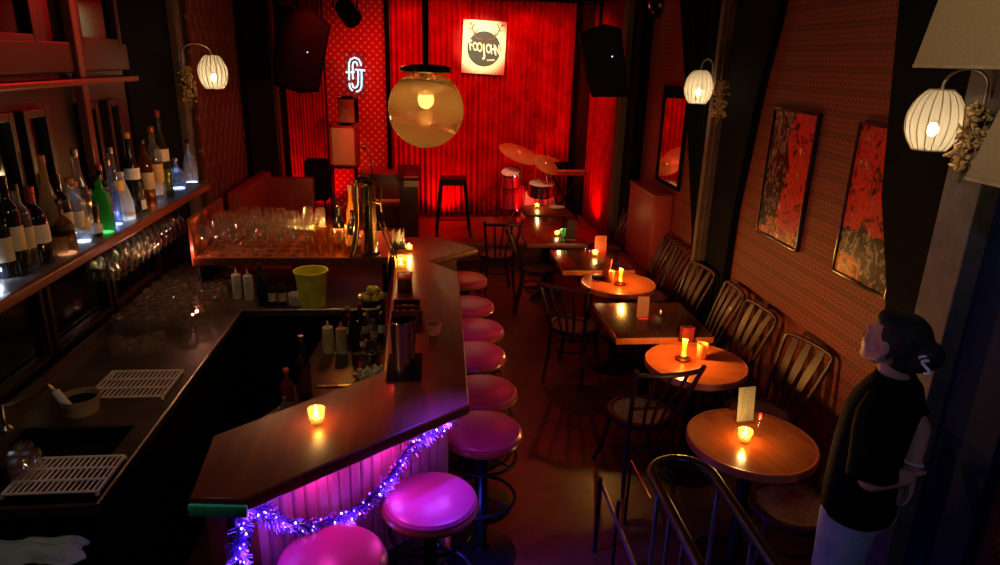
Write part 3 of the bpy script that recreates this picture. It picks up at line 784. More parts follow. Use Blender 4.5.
MB().lathe([(max(1e-4, gr*math.sin(a)), gr*math.cos(a)) for a in [R(28+152*k/26) for k in range(27)]], 56, caps=False).build('globe', amber(), pd)
MB().lathe([(.0, gr*.93), (.100, gr*.93), (.110, gr*.96), (.110, gr*1.06), (.085, gr*1.12), (.02, gr*1.14), (0, gr*1.14)], 40, caps=False).build('cap', M['black_metal'], pd)
MB().cyl((0, 0, gr*1.1), (0, 0, ZC-gc.z), .013).build('rod', M['black_metal'], pd)
MB().lathe([(.0, ZC-gc.z-.03), (.07, ZC-gc.z-.03), (.06, ZC-gc.z)], 24).build('ceiling_rose', M['black_metal'], pd)
MB().lathe([(.02, gr*.9), (.028, gr*.7), (.03, gr*.55)], 20).build('socket', M['brass'], pd)
MB().ell((0, 0, gr*.26), (.034, .034, .040)).build('bulb', emit('globe_bulb', (1, .72, .30), 14), pd)
MB().lathe([(.100, gr*.74), (.090, gr*.60), (.068, gr*.47), (.038, gr*.38), (.036, gr*.40), (.066, gr*.495), (.087, gr*.62), (.096, gr*.745)], 44, caps=False).build('bulb_reflection', M['shade'], pd)  # added cup, shaped to show the bulb's reflection in the globe
point('pendant_light', (0, 0, gr*.56), 9.5, (1, .66, .30), .03, pd)

# ================================================================ CANDLES & TABLE THINGS
def shell(prof_out, th=.0022):
    inn = [(max(r-th, 1e-4), z) for r, z in prof_out][::-1]
    inn[-1] = (inn[-1][0], prof_out[0][1]+.005)
    return prof_out+inn+[(1e-4, prof_out[0][1]+.005)]
CANDLE = (1, .56, .18)
def candle(label, loc, r=.032, h=.06, power=.9, kind='cup', group=None):
    t = thing('candle_holder', label, 'candle', loc, 0, group)
    if kind == 'cup':
        MB().lathe([(1e-4, 0), (r*.72, 0), (r*.80, .004), (r, h), (r*.93, h), (r*.72, .012), (1e-4, .010)], 28, caps=False).build('glass_cup', thin_glass('candle_glass', (1, .82, .5), .6, .10, .05, .14, (.95, .68, .35)) if 'candle_glass' not in bpy.data.materials else bpy.data.materials['candle_glass'], t)
    elif kind == 'tube':
        MB().lathe([(1e-4, 0), (r*1.5, 0), (r*1.55, .006), (r*1.2, .012), (1e-4, .011)], 28, caps=False).build('saucer', M['chair_wood'], t)
        MB().lathe([(r*.48, .011), (r*.48, h), (r*.44, h), (r*.44, .013)], 24, caps=False).build('glass_tube', thin_glass('amber_tube', (1, .6, .25), .5, .08, .05, .38, (.95, .50, .12)) if 'amber_tube' not in bpy.data.materials else bpy.data.materials['amber_tube'], t)
    MB().lathe([(1e-4, .010), (.019, .010), (.019, .026), (.004, .024), (1e-4, .024)], 20, caps=False).build('tealight', M['wax'], t)
    fl = MB().lathe([(1e-4, .027), (.0048, .034), (.0055, .041), (.003, .054), (1e-4, .064)], 12, caps=False).build('flame', M['flame'], t)
    point('candle_light', (0, 0, h+.015 if kind == 'cup' else h+.01), power*(4.5 if kind == 'cup' else 2.6), CANDLE if kind == 'cup' else (1, .43, .08), .012, t)
    return t
candle('lit glass tealight alone on the near wing of the bar counter', onZ(317, 423, BZ), .036, .066, .55)
candle('larger lit glass tealight on the counter before the beer tower', onZ(401, 268, BZ), .050, .085, .6)
candle('small lit tealight behind the larger one on the counter', onZ(409, 251, BZ), .030, .05, .4)
cnd = onZ(744, 441, .752); candle('lit glass tealight on the nearest round table', cnd, .036, .062, .6)
candle('tealight under a tall amber tube on the brightly lit round table', onZ(683, 359, .752), .032, .135, 6.5, 'tube')
candle('tealight under an amber tube on the far round table', onZ(620, 284, .752), .032, .135, 6, 'tube')
candle('lit tealight on the small dark square table near the wall bench', onZ(595, 256, .752), .032, .055, .6)
candle('lit tealight on the long dark red table', onZ(557, 236, .752), .030, .055, .4)
candle('lit tealight on the farthest table at the stage edge', onZ(537, 208, .752), .032, .055, .4)

def tumbler_mesh(r=.036, h=.095):
    return [(1e-4, 0), (r*.82, 0), (r*.86, .006), (r, h), (r*.95, h), (r*.80, .012), (1e-4, .012)]
o = MB().lathe(tumbler_mesh(.034, .10), 28, caps=False).build('drinking_glass', thin_glass('glowing_frosted', (1, .75, .35), .4, .05, .1, .85, (.92, .66, .28))); o.location = onZ(701, 358, .752)
tag(o, 'glowing frosted tumbler beside the tall candle tube', 'glass')
o = MB().lathe(tumbler_mesh(.026, .10), 24, caps=False).build('drinking_glass', bpy.data.materials['glowing_frosted']); o.location = onZ(611, 282, .752)
tag(o, 'narrow amber glass beside the candle on the far round table', 'glass')
o = MB().lathe(tumbler_mesh(.028, .09), 24, caps=False).build('drinking_glass', thin_glass('green_glass', (.5, .9, .75), .5, .1, .05, .35, (.35, .75, .6))); o.location = onZ(563, 237, .752)
tag(o, 'pale green glass beside the candle on the long red table', 'glass')
o = MB().lathe(tumbler_mesh(.026, .085), 24, caps=False).build('drinking_glass', M['glass']); o.location = onZ(587, 257, .752)
tag(o, 'small clear glass beside the candle on the small square table', 'glass')
MB_pl = MB().lathe([(1e-4, 0), (.06, 0), (.10, .012), (.102, .016), (.06, .006), (1e-4, .006)], 36, caps=False).build('plate', M['white']); MB_pl.location = (1.57, 8.18, .752)
tag(MB_pl, 'white plate on the farthest table at the stage edge', 'plate')

def menu_stand(label, loc, rz, w, h, card, clear=True):
    t = thing('menu_stand', label, 'menu stand', loc, rz)
    MB().box((0, 0, .006), (w*.9, .055, .012), bev=.003).build('base', M['glass'] if clear else M['red_plastic'], t)
    MB().box((0, 0, .012+h/2), (w, .004, h), rot=(-.12, 0, 0)).build('card', card, t, smooth=False)
    if clear: MB().box((0, -.004, .012+h/2), (w+.008, .003, h+.006), rot=(-.12, 0, 0)).build('acrylic_cover', M['glass'], t, smooth=False)
    return t
def printed():
    m, nt, b = newmat('printed_menu'); s = sep(nt, coords(nt))
    ln = mathn(nt, 'LESS_THAN', mathn(nt, 'FRACT', mathn(nt, 'DIVIDE', s[2], .011)), .38)
    n = mathn(nt, 'GREATER_THAN', noise(nt, coords(nt), 70, 1, .5, (1, 1, .15)), .46)
    edge_ = mathn(nt, 'LESS_THAN', mathn(nt, 'ABSOLUTE', s[0]), .030)
    f = mathn(nt, 'MULTIPLY', mathn(nt, 'MULTIPLY', ln, n), edge_)
    L(nt, mixc(nt, mathn(nt, 'MULTIPLY', f, .7), (.52, .44, .30), (.14, .10, .06)), b.inputs['Base Color']); b.inputs['Roughness'].default_value = .6; return m
ln_ = onZ(745, 424, .752)
menu_stand('clear acrylic stand holding a cream menu on the nearest round table', ln_+V(0, .02, 0), R(8), .095, .185, printed())
menu_stand('red menu card standing on the dark square table', onZ(642, 318, .752), R(-5), .085, .15, plain('red_card', (.24, .022, .016), .45), False)
menu_stand('red menu card leaning by the candle on the far round table', onZ(606, 280, .752), R(-55), .075, .18, plain('pink_card', (.55, .08, .06), .4), False)
menu_stand('orange menu card behind the candle on the small square table', onZ(600, 252, .752), R(5), .12, .15, plain('orange_card', (.36, .07, .025), .45), False)
menu_stand('dark menu card standing at the right of the long red table', onZ(571, 240, .752), R(-25), .10, .19, M['dark_wood'], False)
o = MB().box((0,0,.045), (.085, .05, .09), bev=.006).box((0,-.001,.098), (.087,.052,.012), bev=.003).build('napkin_box', plain('dark_red_box', (.16, .015, .02), .4)); o.location = onZ(686, 341, .752); o.rotation_euler.z = .2
tag(o, 'small dark red box on the table behind the tall candle tube', 'box')
o = MB().box((0,0,.016), (.11, .06, .032), bev=.006).build('card_box', M['chair_wood']); o.location = onZ(599, 279, .752); o.rotation_euler.z = -.5
tag(o, 'low dark box on the left of the far round table', 'box')
def sauce(label, loc, cap=M['red_plastic'], body=None, s=1):
    t = thing('sauce_bottle', label, 'bottle', loc, 0, None); t.scale = (s, s, s)
    MB().lathe([(1e-4, 0), (.019, 0), (.021, .004), (.021, .06), (.012, .078), (.010, .092), (1e-4, .092)], 20, caps=False).build('bottle_body', body or bpy.data.materials['clear_glass'], t)
    MB().lathe([(1e-4, .092), (.0115, .092), (.0115, .112), (.006, .125), (1e-4, .126)], 16, caps=False).build('cap', cap, t)
    return t
sauce('small sauce bottle with a red cap beside the clear menu stand', onZ(758, 435, .752))
sauce('small clear sauce bottle beside the red menu card on the dark square table', onZ(659, 326, .752), M['steel'])

# ================================================================ BOTTLES ON THE SHELF
GL = {}
def gl_mat(key, tint, **k):
    if key not in GL: GL[key] = thin_glass(key+'_bottle_glass', tint, **k)
    return GL[key]
gclear = gl_mat('clear', (.93, .95, .98), rim=.8, base=.14, rough=.05, milky=.12, milk=(.7, .75, .85))
gdark = plain('dark_wine_glass', (.010, .012, .018), .08, 0, spec=.7)
ggreen = gl_mat('green', (.08, .55, .10), rim=.4, base=.06, milky=.45, milk=(.05, .55, .06))
gbrown = gl_mat('brown', (.45, .16, .05), rim=.5, base=.08, milky=.3, milk=(.35, .12, .03))
gblue = gl_mat('blue', (.55, .68, 1), rim=.5, base=.1, milky=.12, milk=(.5, .6, 1))
gfrost = gl_mat('frost', (.9, .9, .88), milky=.85, milk=(.72, .70, .64))
gblk = M['black_gloss']; gtan = gl_mat('tan', (.9, .75, .5), milky=.75, milk=(.5, .42, .28))
lab_w = plain('label_cream', (.78, .74, .68), .6, var=.06); lab_d = plain('label_dark', (.05, .035, .03), .5); lab_b = plain('label_beige', (.62, .48, .30), .6); lab_g = plain('label_gold', (.70, .45, .16), .4)
cap_k = M['black_gloss']; cap_r = plain('foil_red', (.42, .05, .05), .35, .3); cap_s = M['steel']; cap_o = plain('cork_orange', (.60, .22, .08), .6); cap_w = M['white']
PROF = {
 'wine':   lambda r, h: [(r*.96, 0), (r, .01), (r, h*.60), (r*.85, h*.67), (r*.40, h*.76), (r*.34, h*.82), (r*.34, h*.98)],
 'spirit': lambda r, h: [(r*.96, 0), (r, .01), (r, h*.62), (r*.92, h*.68), (r*.45, h*.76), (r*.38, h*.80), (r*.38, h*.96)],
 'slope':  lambda r, h: [(r*.96, 0), (r, .012), (r*.98, h*.36), (r*.72, h*.58), (r*.40, h*.78), (r*.34, h*.96)],
 'squat':  lambda r, h: [(r*.9, 0), (r, .015), (r*1.02, h*.45), (r*.75, h*.60), (r*.30, h*.70), (r*.28, h*.95)],
 'tall':   lambda r, h: [(r*.96, 0), (r, .01), (r, h*.50), (r*.60, h*.64), (r*.38, h*.74), (r*.34, h*.97)],
}
def bottle(label, loc, kind, r, h, glass, cap, lab=None, lz=(.18, .48), rz=0, square=False, group='liquor bottles on the lit shelf', neck=None, name='liquor_bottle'):
    t = thing(name, label, 'bottle', loc, rz, group)
    pf = PROF[kind](r, h); n = 28
    mt = Euler((0, 0, PI/4)).to_matrix() if square else None
    nn_ = 4 if square else n
    mb = MB()
    if square:
        k = 1.25
        mb.lathe([(1e-4, 0)]+[(a*k if z < h*.66 else a, z) for a, z in pf], 4, mat=mt, caps=False)
    else: mb.lathe([(1e-4, 0)]+pf+[(pf[-1][0]*.8, pf[-1][1])], n, caps=False)
    mb.build('glass_body', glass, t, angle=50)
    rr = pf[-1][0]
    MB().lathe([(rr*1.12, h*.92), (rr*1.15, h*.93), (rr*1.15, h*.995), (rr*.9, h), (1e-4, h)], 18, caps=False).build('cap', cap, t)
    if neck: MB().lathe([(rr*1.10, h*.80), (rr*1.10, h*.915)], 18, caps=False).build('neck_foil', neck, t)
    if lab:
        if square: MB().box((0, -r*.90, h*(lz[0]+lz[1])/2), (r*1.3, .003, h*(lz[1]-lz[0]))).build('paper_label', lab, t)
        else:
            mb = MB(); vs = []; fs = []; q = 16
            for i in range(q+1):
                a = -PI*.52+PI*1.04*i/q - PI*.30
                rad_ = r*1.012
                for z in (h*lz[0], h*lz[1]): vs.append((rad_*math.cos(a), rad_*math.sin(a), z))
            for i in range(q): fs.append((2*i, 2*i+2, 2*i+3, 2*i+1))
            mb._add(vs, fs); mb.build('paper_label', lab, t)
    return t
def sb(px, py, back=0):
    p = onZ(px, py, SZ); return V(max(p.x-back, -1.955), p.y, SZ)
bl_ = [
 (-6, 276, 0, 'wine', .038, .33, gdark, cap_r, lab_b, (.2, .5), 'dark wine bottle at the extreme near end of the lit shelf'),
 (15, 265, 0, 'wine', .044, .33, gdark, cap_k, lab_w, (.26, .52), 'dark wine bottle with a white label, second in the front row from the near end'),
 (43, 262, 0, 'wine', .044, .33, gdark, cap_r, lab_w, (.28, .52), 'dark wine bottle with a white label and red foil, third in the front row'),
 (67, 253, 0, 'squat', .046, .25, gbrown, cap_k, lab_d, (.35, .55), 'squat amber decanter bottle beside the two white labelled wine bottles'),
 (83, 241, 0, 'spirit', .038, .29, gclear, cap_o, lab_g, (.2, .40), 'clear bottle with a gold label, left of the green liqueur'),
 (96, 236, 0, 'spirit', .032, .24, gdark, cap_k, lab_w, (.08, .26), 'small dark bottle with a white label low down, beside the green liqueur'),
 (106, 232, 0, 'spirit', .040, .29, ggreen, cap_k, None, None, 'bottle of bright green liqueur in the middle of the shelf'),
 (117, 224, 0, 'tall', .030, .34, gblue, cap_s, None, None, 'pale blue glowing bottle just behind the green liqueur'),
 (127, 219, 0, 'slope', .043, .26, gfrost, cap_w, lab_w, (.1, .2), 'frosted white sloping bottle right of the green liqueur'),
 (140, 211, 0, 'wine', .038, .28, gblk, cap_k, lab_w, (.05, .25), 'black bottle with a pale patch beside the frosted white bottle'),
 (153, 199, 0, 'wine', .040, .30, gdark, cap_k, lab_w, (.10, .52), 'dark bottle with a tall cream label, left one of a matching pair'),
 (164, 195, 0, 'wine', .040, .31, gdark, cap_r, lab_w, (.10, .55), 'dark bottle with a tall cream label, right one of a matching pair'),
 (178, 188, 0, 'squat', .050, .20, gblue, cap_s, None, None, 'low round bottle glowing blue white near the far shelf end'),
 (192, 182, 0, 'squat', .042, .30, gclear, cap_k, None, None, 'clear long necked bottle at the far end of the shelf'),
]
for (px, py, bk, kd, r, h, g_, cp, lb_, lz_, tx) in bl_:
    bottle(tx, sb(px, py, bk), kd, r*1.2, h*1.14, g_, cp, lb_, lz_ or (.2, .4), neck=cp if kd == 'wine' else None)

back_ = [   # back row, placed by the tops of the necks against the wall
 ((1, 176), 'spirit', .036, gdark, cap_k, lab_b, 'dark bottle in the back row at the near end of the shelf'),
 ((13, 183), 'spirit', .036, gclear, cap_k, lab_b, 'clear dark capped bottle in the back row behind the two near wine bottles'),
 ((40, 155), 'tall', .046, gtan, cap_o, None, 'tall tan frosted bottle rising in the back row'),
 ((55, 174), 'spirit', .040, gdark, cap_k, lab_b, 'dark bottle with a beige label right of the tall tan one'),
 ((68, 178), 'spirit', .040, gclear, cap_o, lab_w, 'clear bottle with an orange stopper in the back row'),
 ((73, 149), 'tall', .040, gclear, cap_s, None, 'tall clear bottle with a long neck and steel top in the back row'),
 ((84, 186), 'spirit', .038, gblk, cap_k, lab_d, 'black bottle in the back row left of the green liqueur'),
 ((98, 165), 'spirit', .036, gdark, cap_r, lab_d, 'dark bottle with a red cap just behind the green liqueur'),
 ((109, 147), 'tall', .040, gclear, cap_s, lab_g, 'clear bottle with a silver cap and gold label behind the pale blue one'),
 ((126, 132), 'tall', .038, gdark, cap_o, lab_w, 'tall slim dark bottle with a cork top behind the frosted white one'),
 ((141, 138), 'spirit', .038, gbrown, cap_k, lab_b, 'amber bottle with a beige label behind the matching pair'),
 ((150, 126), 'spirit', .040, gclear, cap_r, lab_g, 'clear bottle with a reddish neck behind the matching pair'),
 ((156, 110), 'tall', .040, gl_mat('olive', (.25, .4, .12), milky=.2, milk=(.2, .25, .08)), cap_r, lab_w, 'tallest bottle on the shelf, olive glass with a red tip'),
]
for (tp, kd, r, g_, cp, lb_, tx) in back_:
    q_ = onX(tp[0], tp[1], -1.925); hh = q_.z-SZ
    bottle(tx, V(-1.925, q_.y, SZ), kd, min(r*1.2, .047), hh, g_, cp, lb_, (.25, .5) if kd == 'spirit' else (.42, .56))
for _y in (2.5, 3.1, 3.7, 4.3, 4.9): point('shelf_light', (-1.962, _y, SZ+.035), .26, (.70, .80, 1), .01)
led = emit('shelf_led', (.66, .76, 1), 4)
for (px, py, bk, kd, r, h, g_, cp, lb_, lz_, tx) in bl_:
    if bk < .03:
        q_ = sb(px, py, bk); o = MB().lathe([(1e-4, .0), (r*1.0, .0), (r*1.0, .0016), (1e-4, .0016)], 20, loc=(q_.x+.0-shelf.location.x, q_.y-shelf.location.y, q_.z+.0004-shelf.location.z), caps=False).build('light_disc', led, shelf)
# ---------------------------------------------------------------- stemware
wg_prof = [(1e-4, 0), (.036, 0), (.036, .003), (.006, .010), (.0042, .02), (.0042, .085), (.010, .095), (.030, .115), (.040, .145), (.039, .175), (.033, .215), (.031, .215), (.037, .175), (.038, .147), (.028, .118), (1e-4, .100)]
wg = None
def glass_copy(src, loc, rot=None, label=None, group=None):
    c = src.copy(); C.objects.link(c); c.location = loc
    if rot: c.rotation_euler = rot
    if label: c['label'] = label
    if group: c['group'] = group
    return c
# hanging upside down under the shelf
hang = MB().lathe(wg_prof, 18, caps=False).build('hanging_wine_glass', thin_glass('stemware_dim', rim=1.0, base=.22, rough=.04))
tag(hang, 'wine glass hanging upside down under the bottle shelf', 'wine glass', 'wine glasses hanging under the bottle shelf')
first = True; rnd = random.Random(5)
for k in range(13):
    for c in range(3):
        p = V(-1.838-.055*c, ha+.04+(hb-ha-.08)*k/12+rnd.uniform(-.008, .008), SZ-.047)
        if first: hang.location = p; hang.rotation_euler = (PI, 0, 0); first = False
        else: glass_copy(hang, p, (PI, 0, rnd.uniform(0, 6)))
# ================================================================ BACK COUNTER (left run and far run)
CZ = .9
bc = thing('back_counter', 'L shaped dark steel back bar counter with sink along the left wall', 'counter', (-1.57, 3.6, 0))
def K(mb, name, mat, smooth=False):
    o = mb.build(name, mat, bc, smooth=smooth); o.location = -bc.location; return o
xi = -1.235; xo = -1.925
sy0, sy1 = 2.52, 2.80; sx0, sx1 = -1.80, -1.33
tp = MB()
tp.box(((xi+xo)/2, (1.2+2.50-.0)/2+.52, CZ-.02), (xi-xo, .26, .04))       # strip before the sink
for (x0_, x1_, y0_, y1_) in ((xo, xi, 2.22, sy0), (xo, sx0, sy0, sy1), (sx1, xi, sy0, sy1), (xo, xi, sy1, 4.95), (xi, -.33, 4.24, 4.95)):
    tp.box(((x0_+x1_)/2, (y0_+y1_)/2, CZ-.02), (x1_-x0_, y1_-y0_, .04))
K(tp, 'counter_top', M['worn_steel'])
sk = MB()
sk.box(((sx0+sx1)/2, (sy0+sy1)/2, CZ-.22), (sx1-sx0, sy1-sy0, .01))
sk.box((sx0, (sy0+sy1)/2, CZ-.12), (.01, sy1-sy0, .22)).box((sx1, (sy0+sy1)/2, CZ-.12), (.01, sy1-sy0, .22))
sk.box(((sx0+sx1)/2, sy0, CZ-.12), (sx1-sx0, .01, .22)).box(((sx0+sx1)/2, sy1, CZ-.12), (sx1-sx0, .01, .22))
K(sk, 'sink_basin', plain('dark_sink_steel', (.05, .045, .04), .35, .9))
K(MB().box(((xi+xo)/2, 3.6, .43), (xi-xo-.06, 2.68, .86)).box((-.80, 4.62, .43), (.88, .6, .86)), 'cabinet_base', M['black'])
K(MB().tube([(xi, 2.22, CZ+.002), (xi, 4.24, CZ+.002), (-.36, 4.24, CZ+.002)], .008, 8), 'edge_bead', M['steel'], True)
K(MB().box((xo+.008, 3.6, CZ+.03), (.016, 2.7, .06)), 'back_upstand', M['worn_steel'])

def drainer(label, x0, x1, y0, y1):
    t = thing('drain_grid', label, 'drain grid', ((x0+x1)/2, (y0+y1)/2, CZ+.001), 0, 'white wire drain grids')
    w, d = x1-x0, y1-y0; mb = MB()
    n = int(w/.021)
    for i in range(n+1): mb.box((-w/2+w*i/n, 0, .014), (.007, d, .006))
    mb.build('wires', M['white_wire'], t, smooth=False)
    fr = MB()
    for v in (-d/2, -d/6, d/6, d/2): fr.box((0, v, .018), (w, .009, .006))
    for u in (-w/2, w/2): fr.box((u, 0, .014), (.009, d, .012))
    for u in (-w/2, w/2):
        for v in (-d/2, d/2): fr.box((u, v, .006), (.012, .012, .012))
    fr.build('frame', M['white_wire'], t, smooth=False)
def rect(a, b, c, d):
    ps = [onZ(*p, CZ) for p in (a, b, c, d)]; xs = sorted(p.x for p in ps); ys = sorted(p.y for p in ps)
    return (xs[0]+xs[1])/2, (xs[2]+xs[3])/2, (ys[0]+ys[1])/2, (ys[2]+ys[3])/2
drainer('white wire drain grid on the counter beyond the sink', *rect((97, 400), (164, 400), (181, 374), (105, 374)))
drainer('white wire drain grid at the near end of the counter', *rect((8, 497), (100, 497), (121, 461), (36, 461)))
# tap
tb = onZ(21, 438, CZ); tb = V(-1.86, 2.78, CZ)
fa = thing('sink_tap', 'curved spout tap with a pale sprayer over the bar sink', 'tap', tb)
p1 = onX(44, 388, -1.74)-tb; p2 = onX(55, 392, -1.70)-tb
MB().lathe([(.028, 0), (.028, .012), (.014, .03)], 18).build('base', M['steel'], fa)
MB().tube([(0,0,.01), (.0,.01,.12), (.02, .05, p1.z*.72), tuple(p1*.92+V(0,0,.0)), tuple(p1+V(.02, 0, .012)), tuple(p2)], .011, 10).build('spout', M['steel'], fa)
MB().cyl(p2+V(0,0,.005), p2+V(.05, -.01, -.075), .018, .021, 14).build('sprayer', M['white'], fa)
MB().cyl(p2+V(.05, -.01, -.072), p2+V(.066, -.013, -.10), .024, .020, 14).build('nozzle', M['rubber'], fa)
tub = thing('plastic_tub', 'round beige tub standing on the counter by the sink tap', 'tub', onZ(82, 411, CZ))
MB().lathe([(1e-4, 0), (.070, 0), (.082, .075), (.088, .08), (.080, .08), (.068, .006), (1e-4, .006)], 32, caps=False).build('tub_body', plain('beige_tub', (.36, .25, .17), .5), tub)
MB().lathe([(1e-4, .055), (.074, .055)], 28, caps=False).build('contents', M['rubber'], tub)
# upside down drinking glasses on the counter
dg = MB().lathe([(.036, 0), (.0375, 0), (.036, .09), (.031, .102), (1e-4, .103), (1e-4, .094), (.029, .093), (.034, .08)], 16, caps=False).build('drinking_glass', thin_glass('drained_glass', rim=1.0, base=.20, rough=.05, milky=.06, milk=(.6, .45, .32)))
tag(dg, 'upside down drinking glass drying in the crowd on the back counter', 'glass', 'upside down glasses drying on the back counter')
rnd = random.Random(11); first = True
for j in range(14):
    for i in range(6):
        y = 3.92+j*.078; x = -1.86+i*.083+(j % 2)*.03
        if y > 4.2 and False: pass
        p = V(x+rnd.uniform(-.008, .008), y+rnd.uniform(-.008, .008), CZ)
        if x > -1.36: continue
        if first: dg.location = p; first = False
        else: glass_copy(dg, p)
for k, (px, py) in enumerate(((118, 352), (131, 356), (146, 353), (160, 349))):
    glass_copy(dg, onZ(px, py, CZ), None, 'upside down glass in the short front row before the drying crowd', 'short front row of upside down glasses')
for k, (px, py) in enumerate(((24, 486), (36, 478), (16, 478), (28, 470))):
    glass_copy(dg, onZ(px, py, CZ)+V(0, 0, .019), None, 'glass standing on the near drain grid', 'glasses on the near drain grid')
# towel over a bin at the near left
tw = onZ(30, 545, .72)
bn = thing('waste_bin', 'dark bin at the near end of the back counter under the towel', 'bin', (tw.x-.05, tw.y-.06, 0))
MB().lathe([(.20, 0), (.24, .68), (.25, .69), (.24, .70), (.22, .68)], 36).build('bin_body', M['rubber'], bn)
MB().lathe([(1e-4, .70), (.245, .70), (.25, .705), (.2, .715), (1e-4, .718)], 36, caps=False).build('lid', M['rubber'], bn)
tm_ = MB(); vs = []; fs = []; n = 26; rnd = random.Random(2)
for j in range(n+1):
    for i in range(n+1):
        u, v = i/n-.5, j/n-.5; x = u*.46+.02*math.sin(v*9); y = v*.22+.012*math.sin(u*14)
        edge_ = max(abs(u)*2, abs(v)*2)
        z = .006*math.sin(u*23+v*8)+.006*math.sin(v*31)-max(0, edge_-.78)*.10+.012
        vs.append((x, y, z))
for j in range(n):
    for i in range(n): a = j*(n+1)+i; fs.append((a, a+1, a+n+2, a+n+1))
tm_._add(vs, fs); o = tm_.build('bar_towel', M['towel']); o.location = (tw.x-.02, tw.y-.01, .722); o.rotation_euler.z = .1
sm = o.modifiers.new('s', 'SOLIDIFY'); sm.thickness = .006; sm.offset = 1
tag(o, 'grey green towel lying at the bottom left corner', 'towel')

# ================================================================ GLASS RACK (raised shelf at the far end of the bar)
GZ = 1.17
f0, f1 = onZ(191, 259, GZ), onZ(335, 261, GZ)
gx0, gx1, gy0, gy1 = -1.60, -.30, 4.54, 5.32
rk = thing('glass_rack_shelf', 'raised red wood shelf crowded with stemware at the far end of the bar', 'shelf', ((gx0+gx1)/2, gy0, CZ))
def G(mb, name, mat, smooth=False):
    o = mb.build(name, mat, rk, smooth=smooth); o.location = -rk.location; return o
G(MB().box(((gx0+gx1)/2, (gy0+gy1)/2, GZ-.02), (gx1-gx0, gy1-gy0, .04), bev=.006), 'board', wood('rack_red_wood', (.34, .07, .025), (.55, .14, .05), .25, 3, (6, 1, 1), .02, .3))
G(MB().box(((gx0+gx1)/2, gy0-.008, GZ-.02), (gx1-gx0, .018, .055), bev=.005), 'front_lip', M['dark_wood'])
for x in (gx0+.03, gx1-.03, (gx0+gx1)/2):
    G(MB().box((x, gy0+.30, (CZ+GZ-.04)/2), (.03, .5, GZ-.04-CZ)), 'support', M['black'])
def floral():
    m, nt, b = newmat('orange_floral_print'); co = coords(nt)
    v = nt.nodes.new('ShaderNodeTexVoronoi'); v.inputs['Scale'].default_value = 9; v.feature = 'F1'; L(nt, co, v.inputs['Vector'])
    n = noise(nt, co, 22, 5)
    f = mathn(nt, 'ADD', mathn(nt, 'MULTIPLY', v.outputs['Distance'], .9), mathn(nt, 'MULTIPLY', n, .5))
    L(nt, ramp(nt, f, [(.30, (.95, .45, .08)), (.48, (.75, .16, .03)), (.62, (.30, .03, .015)), (.8, (.10, .02, .02))]), b.inputs['Base Color']); b.inputs['Roughness'].default_value = .35; return m
ep = thing('end_panel', 'orange floral printed panel at the left end of the glass rack', 'panel', (gx0-.012, 4.93, GZ))
e1 = MB().box((0, 0, .10), (.016, .72, .31), bev=.003).build('print', floral(), ep); 
MB().box((0, 0, .262), (.02, .73, .012)).box((0, -.365, .10), (.02, .012, .32)).box((0, .365, .10), (.02, .012, .32)).build('frame', M['red_wood'], ep, smooth=False)
wg = MB().lathe(wg_prof, 18, caps=False).build('wine_glass', M['glass_rim'])
tag(wg, 'tall stemmed wine glass standing on the left of the glass rack', 'wine glass', 'stemmed glasses standing on the rack')
first = True; rnd = random.Random(4)
for j in range(6):
    for i in range(8):
        p = V(gx0+.07+i*.098+rnd.uniform(-.012, .012), gy0+.07+j*.115+rnd.uniform(-.01, .01), GZ)
        if first: wg.location = p; first = False
        else:
            c = glass_copy(wg, p)
            if (i*7+j*3) % 5 == 0: c.scale = (.9, .9, .88)
cp = MB().lathe(tumbler_mesh(.036, .085), 16, caps=False).build('rocks_glass', thin_glass('rocks_glass_mat', (1, .9, .75), .8, .14, .04))
tag(cp, 'short glass stacked on the right half of the glass rack', 'glass', 'short glasses on the rack')
first = True
for lay in range(2):
    for j in range(5):
        for i in range(5):
            p = V(gx1-.55+i*.083+rnd.uniform(-.006, .006)+.03*lay, gy0+.06+j*.085+rnd.uniform(-.006, .006)+.03*lay, GZ+lay*.088)
            if lay and (i == 4 or j == 4): continue
            if first: cp.location = p; first = False
            else: glass_copy(cp, p)
rk_l = MB().lathe([(1e-4, 0), (.03, 0), (.034, .05), (.03, .052), (.026, .01), (1e-4, .01)], 18, caps=False)
candle('amber tealight among the short glasses on the rack', V(gx1-.36, gy1-.08, GZ), .035, .06, 1.6)

# things standing on the far counter under the rack
def small_bottle(label, px, py, kd, r, h, g_, cp_, lb_=None, lz=(.2, .5), nm='bar_bottle'):
    p = onZ(px, py, CZ); p.y = min(p.y, 4.46)
    return bottle(label, p, kd, r, h, g_, cp_, lb_, lz, group='bottles on the far counter', name=nm)
def squeeze(label, loc, mat, h=.19, r=.032, tip=None):
    t = thing('squeeze_bottle', label, 'squeeze bottle', loc, 0, 'squeeze bottles behind the bar')
    MB().lathe([(1e-4, 0), (r, 0), (r*1.02, .01), (r, h*.68), (r*.92, h*.74), (1e-4, h*.74)], 22, caps=False).build('bottle_body', mat, t)
    MB().lathe([(r*.95, h*.73), (r*.95, h*.80), (r*.3, h*.84), (r*.12, h), (1e-4, h)], 18, caps=False).build('nozzle_cap', tip or mat, t)
    return t
pale = plain('pale_plastic', (.42, .42, .38), .4)
squeeze('pale squeeze bottle standing left on the far counter', onZ(242, 293, CZ)+V(0, -.1, 0), pale, .21)
squeeze('pale squeeze bottle second from the left on the far counter', onZ(252, 294, CZ)+V(0.01, -.1, 0), pale, .21)
small_bottle('dark bottle with a gold neck on the far counter', 263, 305, 'wine', .036, .30, gdark, M['brass'])
small_bottle('small dark bottle with a cream label, left one of two by the yellow bucket', 273, 306, 'spirit', .027, .20, gdark, cap_k, lab_b)
small_bottle('small dark bottle with a cream label, right one of two by the yellow bucket', 283, 306, 'spirit', .027, .20, gdark, cap_k, lab_b)
